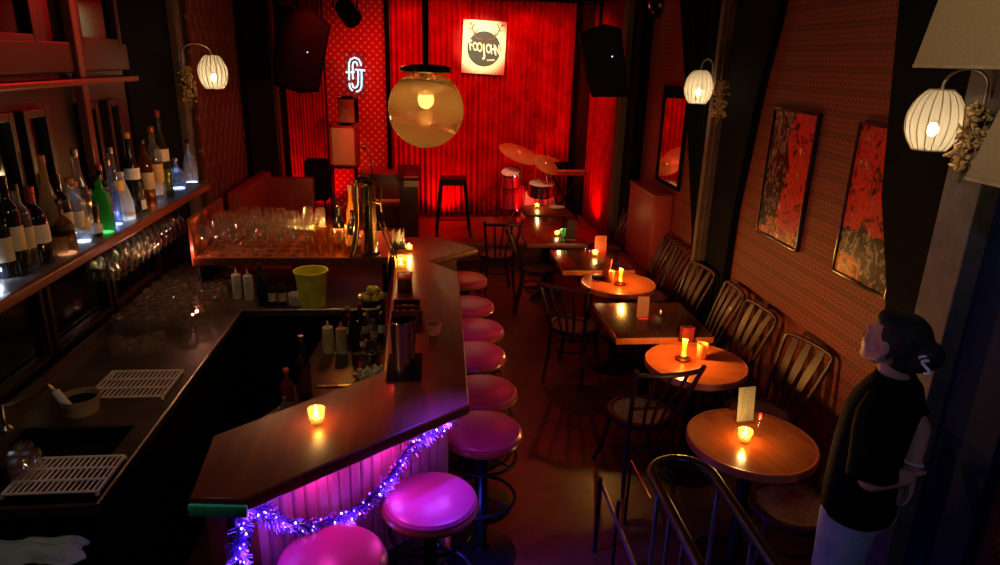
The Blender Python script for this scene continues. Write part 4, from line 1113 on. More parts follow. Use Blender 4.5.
o = MB().lathe([(1e-4, 0), (.05, 0), (.052, .07), (.045, .075), (1e-4, .075)], 24, caps=False).build('glass_jar', M['frosted']); o.location = onZ(296, 305, CZ)+V(0, .03, 0)
tag(o, 'small round jar beside the yellow bucket', 'jar')
bk = thing('bucket', 'yellow plastic bucket on the far counter below the glass rack', 'bucket', onZ(313, 305, CZ))
MB().lathe([(1e-4, 0), (.082, 0), (.106, .235), (.114, .237), (.114, .247), (.102, .247), (.078, .006), (1e-4, .006)], 36, caps=False).build('bucket_body', M['lime'], bk)
MB().tube([(.108*math.cos(a), .108*math.sin(a)*.98, .238-.035*max(0, math.sin(a))) for a in [PI+PI*k/14 for k in range(15)]], .003, 6).build('handle', M['steel'], bk)
o = MB().lathe([(1e-4, .0), (.02, 0), (.08, .04)], 20).build('ladle', M['steel']); o.location = onZ(315, 292, CZ+.15)
bpy.data.objects.remove(o)

# ---------------------------------------------------------------- beer tower and bottles on the rack end
tw_ = thing('beer_tower', 'bronze draught beer tower with bent pipe and taps at the end of the rack', 'beer tower', (-.42, 4.60, GZ))
MB().cyl((0,0,0), (0,0,.50), .048, .042, 24).lathe([(.07, 0), (.07, .015), (.05, .03)], 24).ell((0,0,.50), (.044, .044, .03)).build('column', M['bronze'], tw_)
MB().tube([(-.13, -.06, 0), (-.10, -.04, .12), (-.085, -.02, .26), (-.085, -.02, .50), (-.075, -.02, .53), (-.05, -.01, .54), (0, 0, .54)], .022, 12).build('bent_pipe', M['bronze'], tw_)
for k, a in enumerate((-.9, .35)):
    MB().cyl((0, 0, .40), (.10*math.cos(a-1), .10*math.sin(a-1), .385), .011).cyl((.10*math.cos(a-1), .10*math.sin(a-1), .395), (.105*math.cos(a-1), .105*math.sin(a-1), .33), .008, .006).build('tap', M['brass'], tw_)
    MB().cyl((.10*math.cos(a-1), .10*math.sin(a-1), .40), (.10*math.cos(a-1), .10*math.sin(a-1), .50), .008, .014).build('tap_handle', M['black_gloss'], tw_)
for k, (dx, dy) in enumerate(((.085, .02), (.12, -.01))):
    MB().cyl((dx+.06, dy-.05, 0), (dx-.03, dy+.02, .24), .007).build('brass_rod', M['brass'], tw_)
bottle('dark wine bottle left of the beer tower', V(-.66, 4.80, GZ), 'wine', .040, .31, gdark, cap_k, lab_w, (.28, .5), group='wine bottles beside the beer tower', neck=cap_k, name='wine_bottle')
bottle('dark wine bottle touching the bent pipe of the beer tower', V(-.555, 4.72, GZ), 'wine', .040, .30, gdark, cap_k, lab_w, (.15, .42), group='wine bottles beside the beer tower', neck=cap_k, name='wine_bottle')
bottle('slim clear bottle tinted amber as if lit behind the beer tower', V(-.60, 5.02, GZ), 'tall', .034, .42, gl_mat('amberlit', (1, .7, .25), milky=.5, milk=(.85, .5, .1)), cap_w, None, group=None, name='liquor_bottle')  # amber candlelight is put into the tint of the clear glass
# napkins on the bar
npk = thing('napkin_holder', 'holder of folded paper napkins on the counter by the candles', 'napkin holder', onZ(399, 248, BZ))
MB().box((0,0,.03), (.10, .07, .06), bev=.006).build('box', M['black_metal'], npk)
mb = MB(); rnd = random.Random(9)
for k in range(9): mb.box((-.04+.01*k, rnd.uniform(-.01,.01), .09+rnd.uniform(-.01,.02)), (.0025, .06, .10), rot=(rnd.uniform(-.2,.2), rnd.uniform(-.25,.25)+(k-4)*.07, rnd.uniform(-.2,.2)))
mb.build('napkins', M['paper'], npk, smooth=False)

# ================================================================ UNDER-BAR STATION
UZ = .74
ub = thing('under_bar_station', 'dark steel under bar station with ice well behind the counter', 'work station', (-.48, 3.55, 0))
def UB(mb, name, mat, sm=False):
    o = mb.build(name, mat, ub, smooth=sm); o.location = -ub.location; return o
poly = [(-.86, 2.56), (-.27, 2.98), (-.25, 4.18), (-.72, 4.18), (-.78, 3.30), (-.95, 2.95)]
UB(MB().prism([(-.80, 2.62), (-.28, 3.02), (-.26, 4.16), (-.66, 4.16), (-.70, 3.30), (-.86, 2.95)], 0, UZ-.02), 'cabinet', M['black'])
UB(MB().prism(poly, UZ-.02, UZ, bev=.004), 'work_top', plain('brown_wet_steel', (.085, .045, .028), .3, .5, .4, 9))
UB(MB().box((-.46, 3.45, UZ+.004), (.36, .02, .008)).box((-.46, 3.9, UZ+.004), (.40, .02, .008)), 'divider', M['steel'])
def ubp(px, py): return onZ(px, py, UZ)
squeeze('cream squeeze bottle at the left in the under bar station', ubp(329, 352), plain('cream_plastic', (.60, .52, .28), .4), .21, .034)
squeeze('two tone squeeze bottle beside the cream one in the station', ubp(342, 352), plain('grey_cream_plastic', (.46, .42, .32), .4), .20, .033, plain('pink_tip', (.55, .25, .22), .4))
bottle('dark bottle beside the squeeze bottles in the station', ubp(355, 351), 'wine', .034, .27, gdark, cap_k, group='bottles in the under bar station', name='bar_bottle')
bottle('dark bottle with a bright red cap at the near end of the station', ubp(287, 418)+V(.0, .06, 0), 'spirit', .034, .25, gbrown, M['red_plastic'], lab_b, (.1, .3), group='bottles in the under bar station', name='bar_bottle')
bottle('cut glass decanter bottle behind the red capped one', ubp(303, 402)+V(.0, .06, 0), 'tall', .042, .36, gl_mat('smoke', (.55, .42, .38), rim=.8, base=.15, rough=.12), cap_s, group='bottles in the under bar station', name='bar_bottle')
bottle('short pale bottle beside the red capped one', ubp(283, 428)+V(.0, .08, 0), 'squat', .030, .13, gl_mat('palegreen', (.6, .8, .65), milky=.5, milk=(.45, .55, .42)), cap_s, group='bottles in the under bar station', name='bar_bottle')
for k, (px, py, hh, g_, cc, tx) in enumerate(((362, 312, .24, gdark, cap_r, 'dark bottle with red foil among the clutter near the citrus'), (352, 308, .22, gbrown, cap_s, 'brown bottle with a metal pourer behind the squeeze bottles'), (380, 315, .22, gdark, cap_w, 'dark bottle with a white cap beside the caddy'), (371, 305, .20, gclear, cap_s, 'clear bottle with a steel pourer below the citrus bowl'), (345, 318, .20, gdark, cap_k, 'short dark bottle at the left of the clutter'))):
    p = ubp(px, py+20); p.y = min(p.y, 4.14)
    bottle(tx, p, 'spirit', .028, hh, g_, cc, lab_b if k % 2 else None, (.3, .5), group='bottles in the under bar station', name='bar_bottle')
rnd = random.Random(21)
_k = 0
for (px, py, hh, g_, cc, lb_, tx) in ((350, 322, .17, gdark, cap_r, lab_w, 'small bottle with a red cap at the left of the clutter row'), (358, 326, .15, gl_mat('palegreen', (.6, .8, .65), milky=.5, milk=(.45, .55, .42)), cap_w, None, 'pale green small bottle in the clutter row'), (366, 322, .18, gbrown, cap_w, lab_w, 'amber small bottle with a white cap in the clutter row'), (374, 326, .16, gclear, cap_r, lab_b, 'clear small bottle with a red cap in the clutter row'), (382, 320, .19, gdark, cap_o, lab_w, 'dark small bottle with a cork in the clutter row'), (388, 328, .14, gclear, cap_s, None, 'clear small bottle with a steel top near the caddy'), (363, 334, .12, gbrown, cap_k, lab_w, 'short amber bottle before the clutter row')):
    p = ubp(px, py+16); p.y = min(p.y, 4.12)
    bottle(tx, p, 'spirit', .024, hh, g_, cc, lb_, (.25, .55), group='bottles in the under bar station', name='bar_bottle')
# citrus bowl
cb = onZ(372, 291, .95)
fb = thing('fruit_bowl', 'dark bowl of limes and lemons behind the counter', 'bowl', (-.40, 4.34, CZ))
MB().lathe([(1e-4, 0), (.06, 0), (.105, .06), (.10, .06), (.058, .008), (1e-4, .008)], 28, caps=False).build('bowl', M['steel'], fb)
rnd = random.Random(1); fr = None
for k in range(9):
    a = 2*PI*k/6; rr_ = .052 if k < 6 else .028
    p = V(-.40+rr_*math.cos(a), 4.34+rr_*math.sin(a), CZ+(.058 if k < 6 else .098))
    if fr is None:
        fr = MB().ell((0,0,0), (.026, .026, .031), seg=16, rings=10).ell((0,0,.031), (.006,.006,.007), seg=8, rings=5).build('lime', M['citrus']); fr.location = p
        tag(fr, 'yellow green citrus fruit in the bowl behind the counter', 'citrus fruit', 'citrus fruit in the bowl')
    else: glass_copy(fr, p, (rnd.uniform(0, 3), rnd.uniform(0, 3), 0))
# ice and strainers
o = MB(); rnd = random.Random(8)
for k in range(70): o.box((rnd.gauss(0, .03), rnd.gauss(0, .03), .012+abs(rnd.gauss(0, .014))), (.022, .022, .022), (rnd.uniform(0,3), rnd.uniform(0,3), rnd.uniform(0,3)), bev=.003)
o = o.build('ice_cubes', M['ice']); o.location = ubp(372, 376); tag(o, 'heap of ice cubes behind the shaker', 'ice', None, 'stuff')
stn = thing('cocktail_strainer', 'coiled wire cocktail strainer hanging by the citrus clutter', 'strainer', ubp(371, 360)+V(0, 0, 0))
MB().tube([((.05+.004*math.sin(9*a))*math.cos(a), .012*math.sin(6*a), .085+.05*math.sin(a)) for a in [2*PI*k/60 for k in range(60)]], .005, 6, True).build('coil', M['steel'], stn)
MB().lathe([(1e-4, 0), (.036, 0), (.04, .05), (.037, .05), (.033, .006), (1e-4, .006)], 20, caps=False).build('cup', M['chrome'], stn)
o = MB().lathe(tumbler_mesh(.03, .08), 16, caps=False).build('shot_glass', M['glass']); o.location = ubp(333, 398); tag(o, 'small clear glass on the brown station top near the decanter', 'glass')
o = MB().tube([(.03*math.cos(a), .022*math.sin(a), .01) for a in [2*PI*k/24 for k in range(24)]], .004, 6, True).tube([(.03, 0, .01), (.07, .005, .012)], .004, 6).build('bottle_opener', M['chrome']); o.location = ubp(353, 405); tag(o, 'shiny ring opener on the brown station top', 'opener')

# ================================================================ ON THE BAR COUNTER
mt = onZ(404, 377, BZ)
bm1 = MB().box((0,0,.005), (.165, .30, .010), bev=.003).build('bar_mat', M['rubber']); bm1.location = mt+V(-.0, .10, 0); tag(bm1, 'black rubber bar mat under the cocktail shakers', 'bar mat')
def shaker(label, loc, r, h):
    t = thing('cocktail_shaker', label, 'shaker', loc, 0, 'steel cocktail shakers on the bar mat')
    MB().lathe([(1e-4, 0), (r*.78, 0), (r*.80, .006), (r, h), (r*1.03, h+.002), (r*.97, h+.002), (r*.76, .01), (1e-4, .01)], 36, caps=False).build('tin', M['chrome'], t)
    MB().lathe([(r*.93, h*.80), (r*.96, h*.81), (r*.985, h*1.04), (r*.93, h*1.04), (r*.90, h*.82)], 36, caps=False).build('inner_tin', M['chrome'], t)
    return t
shaker('tall chrome cocktail shaker, nearer of the pair on the bar mat', mt+V(-.012, .02, .01), .050, .26)
shaker('chrome cocktail shaker, behind the taller one on the bar mat', mt+V(.012, .14, .01), .045, .22)
cd = thing('garnish_caddy', 'dark compartment caddy of garnishes at the counter edge', 'caddy', onZ(407, 318, BZ)+V(.0, .0, 0), .03)
MB().box((0,0,.012), (.17, .20, .024)).box((-.08,0,.045),(.01,.20,.07)).box((.08,0,.045),(.01,.20,.07)).box((0,-.095,.045),(.17,.01,.07)).box((0,.095,.045),(.17,.01,.07)).box((0,0,.045),(.17,.008,.06)).build('box', M['dark_wood'], cd, smooth=False)
mb = MB(); rnd = random.Random(6)
for k in range(26): mb.ell((rnd.uniform(-.065,.065), rnd.uniform(-.08,.08), .05), (.014,.012,.010), (rnd.uniform(0,3),rnd.uniform(0,3),0), 8, 6)
mb.build('garnish', plain('dried_garnish', (.42, .20, .10), .6, var=.5, scale=40), cd)
cd2 = thing('straw_box', 'upright dark box with a pale rim beyond the garnish caddy', 'box', onZ(405, 290, BZ))
MB().box((0,0,.05), (.09,.13,.10), bev=.004).build('box', M['dark_wood'], cd2)
MB().box((0,-.064,.098), (.094,.008,.008)).box((0,.064,.098), (.094,.008,.008)).box((-.045,0,.098), (.008,.13,.008)).box((.045,0,.098), (.008,.13,.008)).build('rim', M['brass'], cd2, smooth=False)
pc = MB().lathe([(1e-4, 0), (.030, 0), (.040, .055), (.0415, .062), (.037, .062), (.028, .008), (1e-4, .008)], 26, caps=False).build('pink_cup', plain('pink_ceramic', (.62, .22, .16), .4)); pc.location = onZ(434, 334, BZ)
tag(pc, 'small pink cup on the counter right of the garnish caddy', 'cup')
# ================================================================ STAGE
# emblem board with the word FOOJOHN
pb = onY(484, 47.5, YB-.19); pw, ph = .60, .70
eb = thing('emblem_board', 'square cream board with a round black emblem hanging on the red curtain', 'sign', pb)
eb.rotation_euler = (0, R(2.2), 0)
MB().box((0, 0, 0), (pw, .02, ph), bev=.003).build('board', plain('cream_board', (.92, .78, .52), .6, var=.04), eb, smooth=False)
dk = plain('emblem_black', (.035, .012, .010), .6)
MB().lathe([(1e-4, 0), (.232, 0), (.232, .006), (1e-4, .006)], 48, mat=Euler((PI/2, 0, 0)).to_matrix(), loc=(.0, -.010, -.02)).build('black_disc', dk, eb)
em = plain('emblem_cream', (.95, .80, .62), .6, var=.03)
txt = 'FOOJOHN'; hs = (.15, .125, .135, .17, .135, .14, .15); dz = (.0, -.006, -.006, -.035, -.006, -.004, -.008)
for k, chx in enumerate(txt):
    Mx = Matrix.Translation((-.185+.062*k, -.0185, .012+dz[k]-.006*k)) @ Matrix.Rotation(R(-8), 4, 'Y') @ Matrix.Rotation(PI/2, 4, 'X')
    o = text_mesh('letter', chx, hs[k]*1.25, em, eb, Mx, .0015, .52 if chx != 'J' else .72)
ant = MB()
for s in (-1, 1):
    st = V(.0+s*.115, -.02, .115); tp_ = V(s*.215+.02, -.02, .315)
    ant.tube([st+V(-s*.10, 0, -.02), st, st.lerp(tp_, .45)+V(s*.0, 0, -.02), tp_], .009, 6, radii=[.010, .012, .009, .004])
    for q, d in ((.3, V(-s*.05, 0, .06)), (.55, V(s*.07, 0, .01)), (.7, V(-s*.04, 0, .06)), (.85, V(s*.05, 0, .03))):
        b0 = st.lerp(tp_, q); ant.tube([b0, b0+d*.6, b0+d], .006, 6, radii=[.007, .006, .003])
ant.build('antlers', plain('antler_brown', (.22, .06, .05), .6), eb)
MB().box((.10, -.018, -.160), (.11, .003, .020), rot=(0, R(-6), 0)).build('script_line', plain('emblem_pink', (.85, .42, .36), .6), eb)
MB().cyl((-.2, 0, ph/2), (-.2, .06, 3.27-pb.z), .003).cyl((.2, 0, ph/2), (.2, .06, 3.27-pb.z), .003).build('hanging_wire', M['black_metal'], eb)

# neon letters f and J
yN = YB-.06
def npt(x, y): 
    return onY(335+x/10.27, 45+y/10.27, yN)
neon = [
 [(148,360),(146,270),(146,190),(160,150),(205,128),(248,150),(266,190),(268,215)],
 [(186,352),(184,270),(184,205),(192,178),(208,170),(226,182),(232,215)],
 [(113,280),(160,279),(203,278)],
 [(210,252),(260,256),(312,262)],
 [(240,262),(240,340),(238,405),(224,432),(205,440),(188,430),(180,405),(180,390)],
 [(274,264),(276,340),(274,420),(262,458),(240,474),(218,478)],
 [(150,390),(153,425),(165,452),(185,468)]]
nt_ = thing('neon_sign', 'white blue neon letter sign on the red dotted wall panel', 'neon sign', npt(210, 300))
nm = emit('neon_tube', (.50, .88, 1), 2.0)
for k, seg in enumerate(neon):
    o = MB().tube([npt(*p)+V(0, -.03, 0) for p in seg], .0105, 10).build('neon_tube', nm, nt_); o.location = -nt_.location
o = MB().box(npt(212, 300), (.29, .012, .62), bev=.01).build('backing', thin_glass('neon_acrylic', (.9, .9, .92), .2, .03), nt_); o.location = -nt_.location
o = MB().cyl(npt(146, 300)+V(0,-.03,0), npt(146, 300)+V(0, .0, 0), .006).cyl(npt(274, 380)+V(0,-.03,0), npt(274, 380), .006).build('stand_off', M['black_metal'], nt_); o.location = -nt_.location

# hanging speakers: bodies narrowing towards the bottom, hung with a tilt
def hung_speaker(label, outline, y, depth, back):
    pts = [onY(px, py, y) for px, py in outline]; c = sum(pts, V(0,0,0))/len(pts)
    t = thing('hanging_speaker', label, 'speaker', c)
    a = [p-c for p in pts]; b = [p*.82+V(back, depth, .05) for p in a]; n = len(a)
    mb = MB(); mb._add(a+b, [tuple(range(n)), tuple(range(2*n-1, n-1, -1))]+[(i, (i+1) % n, n+(i+1) % n, n+i) for i in range(n)])
    mb.build('cabinet', M['black'], t, smooth=False)
    g = [p*.93+V(0, -.004, 0) for p in a]; h = [p+V(0, -.01, 0) for p in g]
    mb = MB(); mb._add(h+g, [tuple(range(n)), tuple(range(2*n-1, n-1, -1))]+[(i, (i+1) % n, n+(i+1) % n, n+i) for i in range(n)])
    mb.build('grille', plain('speaker_grille', (.007, .007, .008), .7, 0, spec=.1) if 'speaker_grille' not in bpy.data.materials else bpy.data.materials['speaker_grille'], t, smooth=False)
    MB().ell((.07, -.018, 0), (.008, .005, .008), seg=8, rings=6).build('indicator_light', emit('blue_led', (.35, .5, 1), 3) if 'blue_led' not in bpy.data.materials else bpy.data.materials['blue_led'], t)
    MB().cyl((back, depth*.8, .3), (back, depth*.9, ZC-c.z), .02).box((back, depth*.9, ZC-c.z-.01), (.2, .1, .02)).build('bracket', M['black_metal'], t)
hung_speaker('big black loudspeaker hung at the upper left of the stage', [(275, 4), (312, 10), (331, 25), (319, 92), (300, 93), (273, 85)], 8.7, .42, -.08)
hung_speaker('big black loudspeaker tilted at the upper right of the stage', [(580, 33), (605, 24), (621, 28), (629, 97), (592, 97)], 7.5, .30, -.02)

# amplifiers, monitor
def amp(label, pts, y, d, body, face, name='guitar_amplifier'):
    a, b = onY(*pts[0], y), onY(*pts[1], y); w, h = abs(b.x-a.x), abs(a.z-b.z)
    t = thing(name, label, 'amplifier', ((a.x+b.x)/2, y+d/2, min(a.z, b.z)), R(-8))
    MB().box((0, 0, h/2), (w, d, h), bev=.015).build('cabinet', body, t)
    MB().box((0, -d/2-.003, h/2), (w*.9, .012, h*.9), bev=.004).build('grille', face, t)
    c = MB()
    for sx_ in (-1, 1):
        for sz_ in (0, 1): c.ell((sx_*(w/2-.01), -d/2+.005, sz_*h*.97+.01), (.022, .022, .022), seg=10, rings=7)
    c.build('corner_cap', M['chrome'], t)
    MB().box((0, 0, h+.012), (.16, .03, .02), bev=.006).build('handle', M['black'], t)
    return t
tanc = plain('tan_grille_cloth', (.62, .32, .17), .8, var=.1, scale=80)
amp('tan fronted guitar amplifier cabinet on the left of the stage', ((331, 126), (358, 167)), 9.3, .28, M['leather'], tanc)
amp('small amplifier head on top of the tan fronted cabinet', ((338, 98), (357, 124)), 9.36, .2, M['black'], plain('brown_grille_cloth', (.28, .10, .06), .8), 'small_amplifier')
a_, b_ = onY(304, 161, 9.1), onY(328, 201, 9.1)
mo = thing('stage_monitor', 'black speaker cabinet below the left curtain beside the tan amplifier', 'speaker', ((a_.x+b_.x)/2, 9.25, b_.z))
w_, h_ = b_.x-a_.x, a_.z-b_.z
MB().box((0,0,h_/2), (w_, .3, h_), bev=.012).build('cabinet', M['black'], mo); MB().box((-.01,-.153,h_/2), (w_*.85,.01,h_*.9), bev=.003).build('grille', bpy.data.materials['speaker_grille'], mo)
MB().cyl((-.08,0,STZ-b_.z), (-.08,0,0), .015).cyl((.08,0,STZ-b_.z), (.08,0,0), .015).box((0,0,STZ-b_.z+.01), (.3,.3,.02)).build('stand', M['black_metal'], mo)
bx_z = onY(344, 167, 9.3).z
xk = onY(344, 167, 9.44).x
sd = thing('amplifier_stand', 'black stand carrying the tan fronted amplifier', 'stand', (xk, 9.44, STZ))
MB().box((0,0,bx_z-STZ-.012), (.40, .28, .02)).build('top_plate', M['black_metal'], sd, smooth=False)
for sx_ in (-1, 1):
    for sy_ in (-1, 1): MB().cyl((sx_*.18, sy_*.12, 0), (sx_*.16, sy_*.10, bx_z-STZ-.02), .014).build('leg', M['black_metal'], sd)

# upright piano with music and mixer clutter
pc0, pc1 = onY(361, 178, 9.2), onY(418, 222, 9.2)
pn = thing('upright_piano', 'dark upright piano on the left of the stage, its top lit red', 'piano', ((pc0.x+pc1.x)/2, 9.35, STZ))
pw_ = pc1.x-pc0.x; phh = pc0.z-STZ+.05
MB().box((0, 0, phh*.5), (pw_, .34, phh), bev=.012).build('case', M['dark_wood'], pn)
MB().box((0, -.01, phh+.012), (pw_+.05, .40, .028), bev=.006).build('top_board', M['red_wood'], pn)
MB().box((0, -.25, phh*.50), (pw_, .20, .06), bev=.008).build('key_bed', M['red_wood'], pn)
MB().box((0, -.265, phh*.50+.035), (pw_*.92, .12, .012)).build('keys', M['white'], pn, smooth=False)
MB().box((pw_*.30, -.17, phh*.72), (.16, .01, .20), rot=(-.2, 0, 0)).build('music_sheet', M['paper'], pn, smooth=False)
for sx_ in (-1, 1): MB().cyl((sx_*pw_*.46, -.32, 0), (sx_*pw_*.46, -.30, phh*.48), .03, .025).build('leg', M['dark_wood'], pn)
# sloping lid prop / reading lamp
mx = onY(372, 152, 9.05)
ms = thing('microphone_stand', 'thin microphone stand with a round tip before the dotted wall panel', 'microphone stand', (mx.x, 9.0, STZ))
MB().lathe([(.13, 0), (.13, .012), (.03, .03)], 24).cyl((0,0,.02), (0,0,.95), .008).cyl((0,0,.95), (-.10,0,mx.z-STZ+.05), .006).build('stand', M['chrome'], ms)
MB().ell((-.10,0,mx.z-STZ+.06), (.028,.028,.034)).build('microphone', M['chrome'], ms)
bz = thing('angled_lectern', 'dark lectern with a sloping top and bright music sheets at the side of the piano', 'lectern', onY(410, 238, 8.75)*1)
bz.location.z = STZ
MB().box((0,0,.40), (.24,.22,.80), bev=.01).build('body', M['dark_wood'], bz)
MB().box((0,-.03,.84), (.30,.32,.03), rot=(.45,0,0), bev=.006).build('top', M['dark_wood'], bz)
MB().box((.03,-.13,.74), (.18,.012,.14), rot=(.3,0,0)).build('sheet', M['paper'], bz, smooth=False)

# stage stool
sx_, sy_ = onZ(452, 238, STZ).x, onZ(452, 236, STZ).y
ss = thing('stage_stool', 'tall metal stool standing alone on the stage in front of the red curtain', 'stool', (sx_+.02, sy_+.12, STZ))
MB().box((0,0,.755), (.34,.34,.02), bev=.008).build('seat', M['black_metal'], ss)
fr = MB()
for a, b in (((-1,-1),(1,-1)), ((1,-1),(1,1)), ((1,1),(-1,1)), ((-1,1),(-1,-1))): fr.cyl((a[0]*.205,a[1]*.205,.24), (b[0]*.205,b[1]*.205,.24), .008)
ap = MB()
for s in (-1,1): ap.box((0, s*.155, .715), (.32,.015,.06)).box((s*.155,0,.715), (.015,.32,.06))
ap.build('seat_apron', M['black_metal'], ss)
fr.build('foot_rail', M['black_metal'], ss)
for a in (-1,1):
    for b in (-1,1): MB().tube([(a*.15,b*.15,.745),(a*.16,b*.16,.68),(a*.225,b*.225,0)], .02, 8, radii=[.022,.022,.016]).build('leg', M['black_metal'], ss)

# drum kit
dk0 = onZ(530, 216, STZ)
DY = 9.15
def dp(px, py, y=DY): return onY(px, py, y)
kit = thing('drum_kit', 'red sparkle drum kit with bronze cymbals at the right of the stage', 'drum kit', (dp(532,180).x, DY, STZ))
def D(mb, name, mat, **k):
    o = mb.build(name, mat, kit, **k); o.location = -kit.location; return o
spk = plain('red_sparkle', (.55, .03, .06), .15, .5, .5, 60); head = plain('drum_head', (.75, .62, .52), .6)
def drum(c, r, d, rot, shell, name):
    m = Euler(rot).to_matrix()
    o = D(MB().lathe([(r, -d/2), (r, d/2)], 36, c, m, caps=False), name, shell)
    for z in (d/2-.004, -d/2+.004): MB().lathe([(1e-4, z), (r*.985, z)], 36, c, m, caps=False).build('drum_head', head, o)
    hp_ = MB()
    for z in (-d/2, d/2): hp_.lathe([(r*.99, z-.012), (r*1.04, z-.012), (r*1.04, z+.012), (r*.99, z+.012)], 36, c, m, caps=False)
    for k in range(8):
        a = 2*PI*k/8; p = m @ V(r*1.04*math.cos(a), r*1.04*math.sin(a), 0); e = m @ V(0,0,d*.46)
        hp_.cyl(Vector(c)+p-e, Vector(c)+p+e, .006, n=6)
    hp_.build('hoop', M['chrome'], o)
    return o
cym = plain('cymbal_bronze', (.62, .33, .13), .28, .6, .15, 20)
def cymbal(c, r, rot, base, nm='cymbal'):
    m = Euler(rot).to_matrix()
    D(MB().lathe([(1e-4, .045), (r*.10, .038), (r*.18, .018), (r*.6, .008), (r, -.012), (r*.99, -.014), (r*.6, .005), (r*.18, .014), (1e-4, .03)], 44, c, m, caps=False), nm, cym)
    st = MB().cyl((base[0], base[1], STZ+.25), Vector(c)+V(0,0,.02), .010)
    for k in range(3):
        a = 2*PI*k/3+.5; st.cyl((base[0], base[1], STZ+.35), (base[0]+.22*math.cos(a), base[1]+.22*math.sin(a), STZ+.008), .008)
    D(st, 'cymbal_stand', M['chrome'])
drum(dp(512, 195, 9.25), .17, .36, (0, 0, 0), spk, 'floor_tom')
drum(dp(511, 178, 9.1), .13, .20, (R(22), R(-8), 0), spk, 'rack_tom')
drum(dp(541, 189, 9.0), .175, .15, (R(8), 0, 0), plain('snare_chrome', (.62,.62,.60), .15, 1), 'snare_drum')
drum(dp(535, 203, 9.5), .27, .38, (PI/2, 0, 0), spk, 'bass_drum')
cymbal(dp(520, 153, 9.15), .30, (R(16), R(17), 0), (dp(522,200).x, 9.25))
cymbal(dp(546, 164, 8.95), .19, (R(28), R(26), 0), (dp(549,200).x, 9.1))
cymbal(dp(548, 158, 9.4), .17, (R(6), R(6), 0), (dp(560,200).x, 9.5))
lg = MB()
for px in (500, 508, 521): 
    p = dp(px, 180, 9.15); lg.cyl((p.x, p.y, STZ), (p.x, p.y, p.z+.05), .010)
for a in range(3):
    p = dp(541, 192, 9.0); lg.cyl((p.x, p.y, p.z-.06), (p.x+.18*math.cos(2.1*a+.3), p.y+.18*math.sin(2.1*a+.3), STZ), .009)
D(lg, 'drum_stand', M['chrome'])
# keyboard on a stand at the far right
kb = thing('keyboard_stand', 'electric keyboard on a dark stand beside the drum kit at the curtain', 'keyboard', (dp(566,173,9.68).x, 9.68, STZ))
kz = dp(566,173,9.6).z-STZ
MB().box((0,0,kz), (.55,.26,.06), bev=.01).build('keyboard', plain('keyboard_dark', (.10, .045, .035), .5), kb); MB().box((0,-.06,kz+.034), (.5,.12,.010)).build('keys', M['white'], kb, smooth=False)
MB().box((-.02,.05,kz+.09), (.30,.14,.08), bev=.01).build('mixer', M['black'], kb)
MB().cyl((-.22,0,0), (.22,0,kz-.03), .016).cyl((.22,.03,0), (-.22,.03,kz-.03), .016).build('stand_leg', M['black_metal'], kb)

# ceiling fixtures
db = onY(664, 2, 7.4)
mbll = thing('mirror_ball', 'dark mirror ball hanging from the ceiling at upper right', 'mirror ball', db)
t_ = bmesh.new(); bmesh.ops.create_uvsphere(t_, u_segments=28, v_segments=16, radius=.17); t_.verts.index_update()
q_ = MB(); q_._add([v.co.copy() for v in t_.verts], [[v.index for v in f.verts] for f in t_.faces]); t_.free()
o = q_.build('facets', plain('mirror_facets', (.10,.09,.09), .07, 1, .3, 30), mbll, smooth=False)
MB().cyl((0,0,.16), (0,0,ZC-db.z), .008).build('hanger', M['black_metal'], mbll)
sp = onY(345, 8, 8.2)
sl_ = thing('stage_light', 'black stage light fixture at the upper left near the hanging speaker', 'stage light', sp)
MB().cyl((0,.0,-.02), (.06,.16,-.10), .10, .115, 20).ell((0,0,0), (.11,.11,.10)).build('lamp_head', M['black'], sl_); MB().tube([(-.13,0,0),(-.13,0,.16),(.13,0,.16),(.13,0,0)], .012, 8).cyl((0,0,.16), (0,0,ZC-sp.z), .016).build('yoke', M['black_metal'], sl_)
tk = MB().box(((sp.x-2.05)/2, 8.2, ZC-.10), (sp.x+2.2, .03, .03)).build('light_rail', M['black_metal']); tag(tk, 'thin black ceiling rail beside the upper left stage light', 'rail')

